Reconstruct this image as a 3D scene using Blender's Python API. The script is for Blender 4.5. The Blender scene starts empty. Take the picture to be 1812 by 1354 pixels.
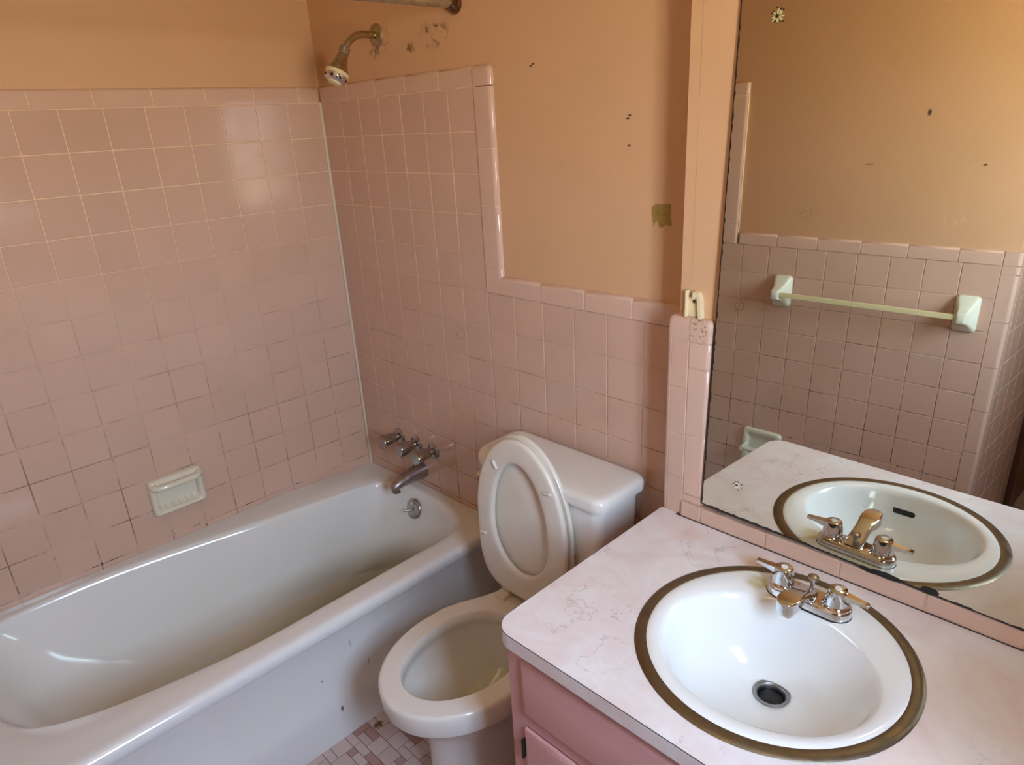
import bpy, bmesh, math, random
from mathutils import Vector, Matrix
random.seed(7)
SC = bpy.context.scene
COL = SC.collection
PI = math.pi

# ------------------------------------------------------------------ camera
cam_d = bpy.data.cameras.new('camera'); cam = bpy.data.objects.new('camera', cam_d); COL.objects.link(cam)
CR = ((0.70837013, 0.22881496, -0.6677241), (0.70407218, -0.29599251, 0.64550043), (-0.04994118, -0.92737918, -0.3707745))
m = Matrix(((CR[0][0], -CR[0][1], -CR[0][2]), (CR[1][0], -CR[1][1], -CR[1][2]), (CR[2][0], -CR[2][1], -CR[2][2]))).to_4x4()
m.translation = Vector((2.26047546, -1.33303991, 1.65757044))
cam.matrix_world = m
cam_d.sensor_fit = 'HORIZONTAL'; cam_d.sensor_width = 36
cam_d.lens = 1230.104 / 1812 * 36
cam_d.shift_x = -(917.2257 - 906) / 1812
cam_d.shift_y = (703.894 - 677) / 1812
cam_d.clip_start = 0.02
SC.camera = cam

# ------------------------------------------------------------------ view and light
SC.view_settings.view_transform = 'Standard'
SC.view_settings.look = 'None'
SC.view_settings.gamma = 1
SC.view_settings.use_curve_mapping = False
SC.view_settings.exposure = 0.13

world = bpy.data.worlds.new('daylight'); SC.world = world; world.use_nodes = True
wn = world.node_tree; wn.nodes.clear()
wo = wn.nodes.new('ShaderNodeOutputWorld'); wb = wn.nodes.new('ShaderNodeBackground')
wt = wn.nodes.new('ShaderNodeTexCoord'); ws = wn.nodes.new('ShaderNodeSeparateXYZ'); wr = wn.nodes.new('ShaderNodeValToRGB')
wn.links.new(wt.outputs['Generated'], ws.inputs[0]); 
wm = wn.nodes.new('ShaderNodeMapRange'); wm.inputs[1].default_value = -1; wm.inputs[2].default_value = 1
wn.links.new(ws.outputs[2], wm.inputs[0]); wn.links.new(wm.outputs[0], wr.inputs[0]); wn.links.new(wr.outputs[0], wb.inputs[0]); wn.links.new(wb.outputs[0], wo.inputs[0])
cr = wr.color_ramp
cr.elements[0].position = 0.0; cr.elements[0].color = (0.50, 0.41, 0.23, 1)
cr.elements[1].position = 1.0; cr.elements[1].color = (0.38, 0.62, 1.0, 1)
e = cr.elements.new(0.47); e.color = (0.62, 0.56, 0.40, 1)
e = cr.elements.new(0.56); e.color = (0.66, 0.82, 1.0, 1)
WORLD_STRENGTH = 50.0
wb.inputs[1].default_value = WORLD_STRENGTH

WINDOW = dict(x=2.60, y0=-1.20, y1=-0.77, z0=1.17, z1=2.0)
ld = bpy.data.lights.new('window_portal', 'AREA'); ld.shape = 'RECTANGLE'
ld.size = WINDOW['z1'] - WINDOW['z0']; ld.size_y = WINDOW['y1'] - WINDOW['y0']; ld.cycles.is_portal = True
lo = bpy.data.objects.new('window_portal', ld); COL.objects.link(lo)
lo.location = (2.75, (WINDOW['y0'] + WINDOW['y1']) / 2, (WINDOW['z0'] + WINDOW['z1']) / 2)
lo.rotation_euler = (0, math.radians(90), 0)

# added warm fill light below the ceiling, from no known lamp
cl = bpy.data.lights.new('warm_fill_light', 'AREA'); cl.shape = 'DISK'; cl.size = 0.26
cl.energy = 1.5; cl.color = (1.0, 0.74, 0.42)
co = bpy.data.objects.new('warm_fill_light', cl); COL.objects.link(co); co.location = (1.9, -1.05, 2.33)

# ------------------------------------------------------------------ mesh helpers
def finish(bm, ang=35):
    bmesh.ops.remove_doubles(bm, verts=bm.verts, dist=1e-6)
    bmesh.ops.recalc_face_normals(bm, faces=bm.faces)
    a = math.radians(ang)
    for f in bm.faces: f.smooth = True
    for ed in bm.edges:
        if len(ed.link_faces) == 2:
            if ed.calc_face_angle(0) > a: ed.smooth = False
    return bm

def world_loc(o):
    v = Vector((0, 0, 0))
    while o is not None:
        v += o.location; o = o.parent
    return v

def obj(name, bm, mat, parent=None, ang=35, recalc=True, **props):
    if recalc: finish(bm, ang)
    if parent is not None:
        bmesh.ops.translate(bm, verts=bm.verts, vec=-world_loc(parent))
    me = bpy.data.meshes.new(name); bm.to_mesh(me); bm.free()
    me.materials.append(mat)
    o = bpy.data.objects.new(name, me); COL.objects.link(o)
    if parent is not None: o.parent = parent
    for k, v in props.items(): o[k] = v
    return o

def thing(name, label, cat, loc=(0, 0, 0), group=None):
    o = bpy.data.objects.new(name, None); COL.objects.link(o)
    o.location = loc; o.empty_display_size = 0.05
    o['label'] = label; o['category'] = cat
    if group: o['group'] = group
    return o

def struct_root(name, loc=(0, 0, 0)):
    o = bpy.data.objects.new(name, None); COL.objects.link(o); o.location = loc; o['kind'] = 'structure'
    return o

def box(bm, a, b, bev=0.0, seg=2):
    r = bmesh.ops.create_cube(bm, size=1.0)
    vs = r['verts']
    for v in vs:
        v.co = Vector([a[i] + (v.co[i] + 0.5) * (b[i] - a[i]) for i in range(3)])
    if bev > 0:
        es = list({e for v in vs for e in v.link_edges})
        bmesh.ops.bevel(bm, geom=es, offset=bev, segments=seg, profile=0.5, affect='EDGES')
    return bm

def frame(n):
    n = Vector(n).normalized()
    t = Vector((0, 0, 1)) if abs(n.z) < 0.9 else Vector((1, 0, 0))
    u = t.cross(n).normalized(); v = n.cross(u)
    return u, v, n

def loft(bm, loops, cap0=False, cap1=False, closed=True):
    rows = [[bm.verts.new(p) for p in L] for L in loops]
    n = len(rows[0])
    for a, b in zip(rows[:-1], rows[1:]):
        for i in range(n if closed else n - 1):
            j = (i + 1) % n
            try: bm.faces.new((a[i], a[j], b[j], b[i]))
            except ValueError: pass
    if cap0: bm.faces.new(rows[0][::-1])
    if cap1: bm.faces.new(rows[-1])
    return rows

def lathe(bm, prof, org, axis, seg=32, cap0=True, cap1=True):
    u, v, n = frame(axis); org = Vector(org)
    loops = []
    for r, h in prof:
        loops.append([org + n * h + (u * math.cos(2 * PI * k / seg) + v * math.sin(2 * PI * k / seg)) * r for k in range(seg)])
    loft(bm, loops, cap0, cap1)
    return bm

def tube(bm, pts, rad, seg=20, caps=True, flat=1.0, up=None):
    pts = [Vector(p) for p in pts]
    if not hasattr(rad, '__len__'): rad = [rad] * len(pts)
    loops = []; pu = None
    for i, p in enumerate(pts):
        t = (pts[min(i + 1, len(pts) - 1)] - pts[max(i - 1, 0)]).normalized()
        if pu is None:
            u, v, _ = frame(t) if up is None else (Vector(up).cross(t).normalized(), None, None)
        else:
            u = (pu - t * pu.dot(t)).normalized()
        pu = u; v = t.cross(u)
        loops.append([p + u * math.cos(2 * PI * k / seg) * rad[i] + v * math.sin(2 * PI * k / seg) * rad[i] * flat for k in range(seg)])
    loft(bm, loops, caps, caps)
    return bm

def bez(p0, p1, p2, n=10):
    p0, p1, p2 = Vector(p0), Vector(p1), Vector(p2)
    return [p0 * (1 - t) ** 2 + p1 * 2 * t * (1 - t) + p2 * t * t for t in [i / n for i in range(n + 1)]]

def catmull(P, n, closed=True):
    """closed curve through P resampled to n points of equal arc length"""
    P = [Vector(p) for p in P]; N = len(P); dense = []
    for i in range(N):
        a, b, c, d = P[(i - 1) % N], P[i], P[(i + 1) % N], P[(i + 2) % N]
        for k in range(24):
            t = k / 24
            dense.append(0.5 * ((2 * b) + (c - a) * t + (2 * a - 5 * b + 4 * c - d) * t * t + (3 * b - a - 3 * c + d) * t ** 3))
    dense.append(dense[0].copy())
    L = [0]
    for a, b in zip(dense[:-1], dense[1:]): L.append(L[-1] + (b - a).length)
    out = []; j = 0
    for k in range(n):
        s = L[-1] * k / n
        while L[j + 1] < s: j += 1
        t = (s - L[j]) / max(1e-9, L[j + 1] - L[j])
        out.append(dense[j].lerp(dense[j + 1], t))
    return out

# ------------------------------------------------------------------ materials
def mat(name, col=(0.8, 0.8, 0.8), rough=0.5, metal=0.0, coat=0.0, spec=0.5):
    M = bpy.data.materials.new(name); M.use_nodes = True
    b = M.node_tree.nodes['Principled BSDF']
    b.inputs['Base Color'].default_value = (*col, 1); b.inputs['Roughness'].default_value = rough
    b.inputs['Metallic'].default_value = metal; b.inputs['Coat Weight'].default_value = coat
    b.inputs['Coat Roughness'].default_value = 0.06
    b.inputs['Specular IOR Level'].default_value = spec
    return M, M.node_tree, b

def srgb(r, g, b):
    f = lambda c: (c / 255 / 12.92) if c / 255 <= 0.04045 else ((c / 255 + 0.055) / 1.055) ** 2.4
    return (f(r), f(g), f(b))

def N(t, kind, **kw):
    n = t.nodes.new(kind)
    for k, v in kw.items():
        if k.startswith('i_'):
            key = k[2:]; key = int(key) if key.isdigit() else key.replace('_', ' ')
            n.inputs[key].default_value = v
        else: setattr(n, k, v)
    return n

def coords(t):
    g = N(t, 'ShaderNodeNewGeometry'); return g.outputs['Position']

def noise(t, vec, scale, detail=4, rough=0.55, dist=0.0):
    n = N(t, 'ShaderNodeTexNoise'); n.inputs['Scale'].default_value = scale; n.inputs['Detail'].default_value = detail
    n.inputs['Roughness'].default_value = rough; n.inputs['Distortion'].default_value = dist
    t.links.new(vec, n.inputs['Vector']); return n.outputs['Fac']

def maprange(t, v, a, b, c=0.0, d=1.0, smooth=False):
    n = N(t, 'ShaderNodeMapRange'); n.clamp = True
    if smooth: n.interpolation_type = 'SMOOTHSTEP'
    for i, x in ((1, a), (2, b), (3, c), (4, d)): n.inputs[i].default_value = x
    t.links.new(v, n.inputs[0]); return n.outputs[0]

def mathn(t, op, a, b=None):
    n = N(t, 'ShaderNodeMath', operation=op)
    for i, x in enumerate((a, b)):
        if x is None: continue
        if isinstance(x, (int, float)): n.inputs[i].default_value = x
        else: t.links.new(x, n.inputs[i])
    return n.outputs[0]

def mix(t, fac, a, b):
    n = N(t, 'ShaderNodeMix', data_type='RGBA')
    for s, x in ((0, fac), (6, a), (7, b)):
        if isinstance(x, (int, float)): n.inputs[s].default_value = x
        elif isinstance(x, tuple): n.inputs[s].default_value = (*x, 1)
        else: t.links.new(x, n.inputs[s])
    return n.outputs[2]

def spot(t, pos, c, r, soft=0.5):
    """mask: 1 inside a ball of radius r (or per-axis radii) around c"""
    rr = (r, r, r) if isinstance(r, (int, float)) else r
    s = N(t, 'ShaderNodeVectorMath', operation='SUBTRACT'); t.links.new(pos, s.inputs[0]); s.inputs[1].default_value = c
    d = N(t, 'ShaderNodeVectorMath', operation='DIVIDE'); t.links.new(s.outputs[0], d.inputs[0]); d.inputs[1].default_value = rr
    l = N(t, 'ShaderNodeVectorMath', operation='LENGTH'); t.links.new(d.outputs[0], l.inputs[0])
    return maprange(t, l.outputs['Value'], 1.0, 1.0 - soft, 0, 1, True)

def bump(t, b, h, strength=0.3, dist=0.001):
    n = N(t, 'ShaderNodeBump'); n.inputs['Strength'].default_value = strength; n.inputs['Distance'].default_value = dist
    t.links.new(h, n.inputs['Height']); t.links.new(n.outputs[0], b.inputs['Normal'])

# painted plaster, with the stains and flaws that belong to it
def paint_mat(name, col, flaws=()):
    M, t, b = mat(name, col, 0.55, spec=0.35)
    p = coords(t)
    big = noise(t, p, 2.2, 3); fine = noise(t, p, 60, 4); mid = noise(t, p, 14, 5, 0.6)
    c = mix(t, maprange(t, big, 0.35, 0.7), col, tuple(x * y for x, y in zip(col, (0.93, 0.95, 0.88))))
    c = mix(t, maprange(t, mid, 0.60, 0.78, 0, 0.18), c, tuple(x * 0.72 for x in col))
    for (ctr, r, scale, lo, hi, amt, fc) in flaws:
        s = spot(t, p, ctr, r, 0.6)
        if scale: s = mathn(t, 'MULTIPLY', s, maprange(t, noise(t, p, scale, 5, 0.65, 0.6), lo, hi))
        c = mix(t, mathn(t, 'MULTIPLY', s, amt), c, fc)
    t.links.new(c, b.inputs['Base Color'])
    bump(t, b, fine, 0.18, 0.0012)
    return M

PAINT = (0.68, 0.415, 0.25)
BROWN = (0.16, 0.085, 0.04)
OLIVE = (0.28, 0.19, 0.06)
M_paint = paint_mat('peach_wall_paint', PAINT)
blot = []
for c, r in (((0.365, .01, 1.90), (.055, .05, .055)), ((0.340, .01, 1.862), (.05, .05, .02)), ((0.507, .01, 1.862), (.035, .05, .018)), ((0.62, .01, 1.885), (.075, .05, .045))):
    blot.append((c, r, 38, 0.50, 0.60, 0.85, BROWN))
for c in ((0.984, .01, 1.781), (0.976, .01, 1.777), (1.271, .01, 1.655), (1.266, .01, 1.648), (1.27, .01, 1.592)):
    blot.append((c, (.006, .03, .003), 0, 0, 0, 0.95, (0.02, 0.012, 0.008)))
blot.append(((0.03, .01, 1.84), (.05, .06, .07), 0, 0, 0, 0.45, (0.30, 0.14, 0.06)))
M_paint_back = paint_mat('peach_wall_paint_back', PAINT, blot)
fl = [((1.46, -1.49, 1.66), (.008, .05, .014), 0, 0, 0, 0.9, (0.03, 0.015, 0.01)), ((1.64, -1.49, 1.50), (.012, .05, .006), 25, .4, .5, 0.9, (0.03, 0.015, 0.01)),
      ((1.30, -1.49, 1.50), (.02, .05, .004), 90, .45, .55, 0.9, (0.03, 0.015, 0.01)), ((1.1, -1.49, 1.33), (.06, .05, .03), 60, 0.55, 0.66, 0.5, BROWN),
      ((1.58, -1.49, 1.33), (.06, .05, .03), 60, 0.55, 0.62, 0.5, (0.8, 0.6, 0.35))]
M_paint_front = paint_mat('peach_wall_paint_front', PAINT, fl)

def tile_mat(name, col, dirt=0.35):
    M, t, b = mat(name, col, 0.16, coat=0.0, spec=0.55)
    p = coords(t); a = N(t, 'ShaderNodeAttribute', attribute_name='tint')
    big = noise(t, p, 3.0, 3)
    c = mix(t, a.outputs['Fac'], tuple(x * 0.975 for x in col), tuple(min(1, x * 1.02) for x in col))
    film = maprange(t, noise(t, p, 5, 6, 0.6), 0.42, 0.72)
    c = mix(t, mathn(t, 'MULTIPLY', film, 0.16), c, (0.42, 0.30, 0.18))
    for ctr, r1, amt in (((0.638, 0, 1.048), .021, .45), ((0.875, -1.454, 0.945), .022, .6), ((0.985, -1.46, 0.935), .020, .35)):
        ring = mathn(t, 'MULTIPLY', spot(t, p, ctr, r1, .10), mathn(t, 'SUBTRACT', 1.0, spot(t, p, ctr, r1 * .85, .12)))
        ring = mathn(t, 'MULTIPLY', ring, maprange(t, noise(t, p, 30, 3), .42, .55))
        c = mix(t, mathn(t, 'MULTIPLY', ring, amt), c, (0.12, 0.05, 0.03))
    gr = mathn(t, 'MULTIPLY', spot(t, p, (1.535, -.10, 1.235), (.03, .03, .04), .7), maprange(t, noise(t, p, 160, 3), .56, .62))
    c = mix(t, mathn(t, 'MULTIPLY', gr, .8), c, (0.10, 0.06, 0.03))
    t.links.new(c, b.inputs['Base Color'])
    r = maprange(t, noise(t, p, 9, 4), 0.3, 0.7, 0.07, 0.19); t.links.new(r, b.inputs['Roughness'])
    bump(t, b, noise(t, p, 28, 2), 0.12, 0.001)
    return M
TILE = (0.63, 0.416, 0.320)
M_tile = tile_mat('pink_glazed_tile', TILE)
M_trim = tile_mat('pink_bullnose_tile', (0.66, 0.445, 0.35))

def grout_mat():
    M, t, b = mat('tile_grout', (0.6, 0.45, 0.3), 0.85)
    p = coords(t)
    f = maprange(t, noise(t, p, 6, 5, 0.7), 0.44, 0.60)
    s = N(t, 'ShaderNodeSeparateXYZ'); t.links.new(p, s.inputs[0])
    low = maprange(t, s.outputs[2], 1.35, 0.75)
    f2 = mathn(t, 'MULTIPLY', f, low)
    top = mix(t, maprange(t, s.outputs[2], 1.50, 1.18, 0, 0.75), (0.84, 0.62, 0.43), (0.56, 0.38, 0.29))
    c = mix(t, f2, top, (0.27, 0.15, 0.10))
    mold = mathn(t, 'MULTIPLY', maprange(t, s.outputs[2], 0.62, 0.44), maprange(t, noise(t, p, 13, 5, 0.7), 0.53, 0.58))
    c = mix(t, mold, c, (0.03, 0.02, 0.02))
    t.links.new(c, b.inputs['Base Color']); return M
M_grout = grout_mat()

def porcelain(name, col, stains=(), rough=0.09):  # stains: soft colour marks; the tub floor's also carry painted shadow
    M, t, b = mat(name, col, rough, spec=0.6)
    p = coords(t)
    c = mix(t, maprange(t, noise(t, p, 3.5, 4), 0.45, 0.75, 0, 0.5), col, tuple(x * y for x, y in zip(col, (0.94, 0.93, 0.86))))
    for (ctr, r, scale, lo, hi, amt, fc) in stains:
        s = spot(t, p, ctr, r, 0.7)
        if scale: s = mathn(t, 'MULTIPLY', s, maprange(t, noise(t, p, scale, 6, 0.7), lo, hi))
        c = mix(t, mathn(t, 'MULTIPLY', s, amt), c, fc)
    t.links.new(c, b.inputs['Base Color'])
    return M
GRN = (0.23, 0.24, 0.06)
M_tub = porcelain('tub_enamel', (0.80, 0.80, 0.77), [
    ((0.42, -0.36, 0.08), (.34, .52, .20), 5, 0.0, 0.45, 0.82, (0.21, 0.20, 0.05)),  # olive floor stain, with the basin's warm shadow painted in as well
    ((0.60, -0.45, 0.09), (.05, .35, .06), 40, 0.50, 0.58, 0.85, (0.10, 0.11, 0.03)),
    ((0.42, -0.85, 0.06), (.34, .65, .13), 4, 0.0, 0.5, 0.65, (0.42, 0.35, 0.16)),  # brown tone along the floor, part stain and part painted shadow
    ((0.24, -0.04, 0.40), (.09, .08, .04), 12, 0.3, 0.6, 0.55, (0.50, 0.33, 0.12)),
    ((0.10, -0.03, 0.42), (.12, .10, .05), 12, 0.3, 0.6, 0.35, (0.55, 0.40, 0.18)),
    ((0.762, -0.70, 0.12), (.02, .008, .015), 0, 0, 0, 0.8, (0.05, 0.03, 0.02)),
], 0.10)
M_apron = porcelain('tub_apron_enamel', (0.82, 0.82, 0.82), [
    ((0.762, -0.66, 0.105), (.02, .006, .014), 0, 0, 0, 0.9, (0.06, 0.03, 0.02)),
    ((0.762, -0.70, 0.23), (.02, .004, .004), 0, 0, 0, 0.9, (0.06, 0.03, 0.02)),
    ((0.762, -0.60, 0.30), (.02, .003, .020), 0, 0, 0, 0.5, (0.2, 0.15, 0.1)),
    ((0.762, -0.55, 0.20), (.02, .0025, .022), 0, 0, 0, 0.5, (0.2, 0.15, 0.1))], 0.12)
M_toilet = porcelain('toilet_china', (0.80, 0.78, 0.74), [
    ((1.115, -0.42, 0.20), (.11, .18, .10), 5, 0.3, 0.6, 0.5, (0.50, 0.44, 0.22))], 0.08)
M_seat = mat('bone_seat_plastic', (0.76, 0.70, 0.61), 0.25)[0]
M_sink = porcelain('white_sink_china', (0.86, 0.88, 0.88), [
    ((1.765, -0.225, 0.79), (.035, .03, .03), 14, 0.25, 0.55, 0.75, (0.52, 0.40, 0.08)),
    ((1.98, -0.46, 0.70), (.10, .10, .06), 6, 0.3, 0.65, 0.25, (0.55, 0.45, 0.28))], 0.06)
M_dish = porcelain('cream_ceramic', (0.74, 0.67, 0.53), (), 0.15)
M_towel = porcelain('pale_green_ceramic', (0.74, 0.75, 0.61), (), 0.2)
M_bar = mat('yellowed_plastic_bar', (0.74, 0.69, 0.40), 0.35)[0]
def chrome_mat(name, col, rough, grime=0.0):
    M, t, b = mat(name, col, rough, 1.0)
    p = coords(t)
    if grime:
        f = maprange(t, noise(t, p, 35, 5, 0.7), 0.45, 0.7, 0, grime)
        t.links.new(mix(t, f, col, tuple(x * 0.35 for x in col)), b.inputs['Base Color'])
        t.links.new(maprange(t, noise(t, p, 50, 4), 0.3, 0.7, rough, rough + 0.22), b.inputs['Roughness'])
    return M
M_chrome = chrome_mat('bright_chrome', (0.70, 0.71, 0.73), 0.07)
M_dull = chrome_mat('dull_chrome', (0.46, 0.43, 0.41), 0.13, 0.45)
M_spout = chrome_mat('worn_grey_chrome', (0.40, 0.35, 0.35), 0.26, 0.5)
M_brass = chrome_mat('tarnished_chrome', (0.48, 0.40, 0.26), 0.2, 0.6)
M_ring = chrome_mat('tarnished_sink_ring', (0.235, 0.195, 0.135), 0.34, 0.3)
M_black = mat('black_rubber', (0.012, 0.012, 0.012), 0.6)[0]
M_seam = mat('laminate_seam', (0.05, 0.035, 0.03), 0.6)[0]
M_cream = mat('aged_cream_plastic', (0.78, 0.66, 0.42), 0.35)[0]
M_rod = chrome_mat('speckled_rod_metal', (0.55, 0.50, 0.38), 0.35, 0.6)

def cabinet_mat():
    M, t, b = mat('pink_cabinet_enamel', (0.62, 0.30, 0.28), 0.32, spec=0.45)
    p = coords(t)
    c = mix(t, maprange(t, noise(t, p, 5, 4), 0.35, 0.7), (0.70, 0.40, 0.385), (0.64, 0.35, 0.345))
    chip = maprange(t, noise(t, p, 55, 3), 0.735, 0.75)
    c = mix(t, chip, c, (0.8, 0.62, 0.58))
    t.links.new(c, b.inputs['Base Color']); bump(t, b, noise(t, p, 22, 3), 0.25, 0.001)
    return M
M_cab = cabinet_mat()

def laminate_mat():
    M, t, b = mat('pink_marbled_laminate', (0.75, 0.66, 0.64), 0.22, spec=0.5)
    p = coords(t)
    base = mix(t, maprange(t, noise(t, p, 9, 5, 0.6, 0.8), 0.35, 0.66), (0.81, 0.775, 0.78), (0.74, 0.63, 0.61))
    w = N(t, 'ShaderNodeTexNoise'); w.inputs['Scale'].default_value = 4.6; w.inputs['Detail'].default_value = 6; w.inputs['Roughness'].default_value = 0.58
    w.inputs['Distortion'].default_value = 0.45; t.links.new(p, w.inputs['Vector'])
    v = mathn(t, 'ABSOLUTE', mathn(t, 'SUBTRACT', w.outputs['Fac'], 0.5))
    vein = maprange(t, v, 0.006, 0.0)
    gate = maprange(t, noise(t, p, 5.5, 3), 0.48, 0.62)
    vein = mathn(t, 'MULTIPLY', mathn(t, 'MULTIPLY', vein, gate), 0.50)
    c = mix(t, vein, base, (0.34, 0.29, 0.31))
    st = mathn(t, 'MULTIPLY', spot(t, p, (1.74, -0.165, .787), (.07, .035, .03), 0.9), 0.6)
    c = mix(t, st, c, (0.62, 0.34, 0.12))
    st = mathn(t, 'MULTIPLY', spot(t, p, (2.16, -0.28, .787), (.22, .20, .05), 0.9), 0.45)
    c = mix(t, st, c, (0.62, 0.44, 0.30))
    st = mathn(t, 'MULTIPLY', spot(t, p, (1.57, -0.16, .787), (.08, .05, .05), 0.9), 0.35)
    c = mix(t, st, c, (0.66, 0.42, 0.36))
    t.links.new(c, b.inputs['Base Color']); return M
M_lam = laminate_mat()

def floor_mat():
    M, t, b = mat('mosaic_tile', (0.6, 0.45, 0.4), 0.4)
    p = coords(t); a = N(t, 'ShaderNodeAttribute', attribute_name='tint')
    r = N(t, 'ShaderNodeValToRGB'); r.color_ramp.interpolation = 'CONSTANT'
    r.color_ramp.elements[0].color = (0.42, 0.235, 0.21, 1); r.color_ramp.elements[1].position = 0.3; r.color_ramp.elements[1].color = (0.60, 0.46, 0.42, 1)
    e = r.color_ramp.elements.new(0.65); e.color = (0.55, 0.41, 0.365, 1)
    t.links.new(a.outputs['Fac'], r.inputs[0])
    c = mix(t, maprange(t, noise(t, p, 90, 3), 0.62, 0.72, 0, 0.5), r.outputs[0], (0.3, 0.2, 0.17))
    c = mix(t, mathn(t, 'MULTIPLY', spot(t, p, (0.80, -0.575, 0), (.016, .02, .03), 0.4), maprange(t, noise(t, p, 50, 4), .4, .5)), c, (0.16, 0.09, 0.02))
    t.links.new(c, b.inputs['Base Color']); return M
M_floor = floor_mat()
M_floor_grout = mat('dark_floor_grout', (0.10, 0.065, 0.055), 0.9)[0]
M_ceil = mat('ceiling_paint', (0.74, 0.62, 0.42), 0.7)[0]
M_wood = mat('dark_stained_wood', (0.085, 0.03, 0.016), 0.35)[0]
M_frame = mat('window_frame_paint', (0.75, 0.72, 0.66), 0.4)[0]

# ------------------------------------------------------------------ tile builders
T = 0.1095; ZH = 1.744; ZW = ZH - 5 * T      # tile pitch, high cap line, wainscot cap line

def tile_field(bm, org, U, V, rects, h=0.006, gap=0.0026, b=0.0011, tilt=0.0013):
    """raised tiles with eased edges; U, V span the wall, tiles stand off along U x V"""
    U, V = Vector(U), Vector(V); Nn = U.cross(V).normalized(); org = Vector(org)
    lay = bm.faces.layers.float.get('tint') or bm.faces.layers.float.new('tint')
    for (u0, v0, u1, v1) in rects:
        g = gap / 2; u0 += g; v0 += g; u1 -= g; v1 -= g
        if u1 - u0 < 0.004 or v1 - v0 < 0.004: continue
        tu, tv = random.gauss(0, tilt), random.gauss(0, tilt); tn = random.random(); dh = random.uniform(-.00025, .00025)
        um, vm = (u0 + u1) / 2, (v0 + v1) / 2
        def P(u, v, d): return org + U * u + V * v + Nn * (d + (tu * (u - um) + tv * (v - vm) + dh if d > 0 else 0) - h)
        R0 = [bm.verts.new(P(u, v, 0)) for u, v in ((u0, v0), (u1, v0), (u1, v1), (u0, v1))]
        R1 = [bm.verts.new(P(u, v, h - b)) for u, v in ((u0, v0), (u1, v0), (u1, v1), (u0, v1))]
        R2 = [bm.verts.new(P(u, v, h)) for u, v in ((u0 + b, v0 + b), (u1 - b, v0 + b), (u1 - b, v1 - b), (u0 + b, v1 - b))]
        fs = []
        for A, B in ((R0, R1), (R1, R2)):
            for i in range(4): fs.append(bm.faces.new((A[i], A[(i + 1) % 4], B[(i + 1) % 4], B[i])))
        fs.append(bm.faces.new(R2))
        for f in fs: f[lay] = tn

def grid_rects(u0, u1, v_top, v_bot, pitch=T, off=0.0):
    """cells between u0..u1 and v_bot..v_top; rows counted down from v_top, columns from u0 - off"""
    out = []; us = [u0]; k = 0
    x = u0 + off if off > 0.001 else u0 + pitch
    while x < u1 - 0.001: us.append(x); x += pitch
    us.append(u1)
    vs = [v_top]; y = v_top - pitch
    while y > v_bot + 0.001: vs.append(y); y -= pitch
    vs.append(v_bot)
    for a, b in zip(us[:-1], us[1:]):
        for c, d in zip(vs[1:], vs[:-1]): out.append((a, c, b, d))
    return out

TG = []
def flush_grout(parent):
    bm = bmesh.new()
    for l in TG: loft(bm, l, True, True)
    TG.clear(); obj('trim_grout', bm, M_grout, parent)

def cap_run(bm, org, L, W, Nn, joints, w, h=0.012, R=0.011, gap=0.0026, close_end=None):
    """bullnose trim: runs along L, width w along W (rounded at the far side), stands off along Nn.
       org is on the wall face (h below the tile face), joints = positions along L"""
    L, W, Nn, org = Vector(L), Vector(W), Vector(Nn), Vector(org)
    prof = [(0.0007, 0), (0.0007, h - 0.001), (0.0017, h)] + [(w - R + R * math.sin(a), h - R + R * math.cos(a)) for a in [PI / 2 * i / 8 for i in range(9)]] + [(w, 0)]
    lay = bm.faces.layers.float.get('tint') or bm.faces.layers.float.new('tint')
    q_ = [(0.002, 0), (0.002, h - 0.0010)] + [(w - R + (R - .0010) * math.sin(a), h - R + (R - .0010) * math.cos(a)) for a in [PI / 2 * i / 8 for i in range(9)]] + [(w - .0014, 0)]
    TG.append([[org + L * s_ + W * p[0] + Nn * p[1] for p in q_] for s_ in (joints[0] + .001, joints[-1] - .001)])
    for a, b in zip(joints[:-1], joints[1:]):
        a2, b2 = a + gap / 2, b - gap / 2; tn = random.random()
        e = 0.0009
        def sec(s, shrink): return [org + L * s + W * (p[0] + (0 if shrink == 0 else 0)) + Nn * max(0, p[1] - shrink) for p in prof]
        n0 = len(bm.faces)
        rows = loft(bm, [sec(a2, e), sec(a2 + e, 0), sec(b2 - e, 0), sec(b2, e)], True, True, closed=True)
        bm.faces.ensure_lookup_table()
        for f in bm.faces[n0:]: f[lay] = tn

# ------------------------------------------------------------------ room shell
HC = 2.44
def wall_obj(name, boxes, m, parent=None):
    bm = bmesh.new()
    for a, b in boxes: box(bm, a, b)
    o = obj(name, bm, m, parent); o['kind'] = 'structure'; return o
GB = 0.006   # tile face stands GB proud of the grout bed

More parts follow.
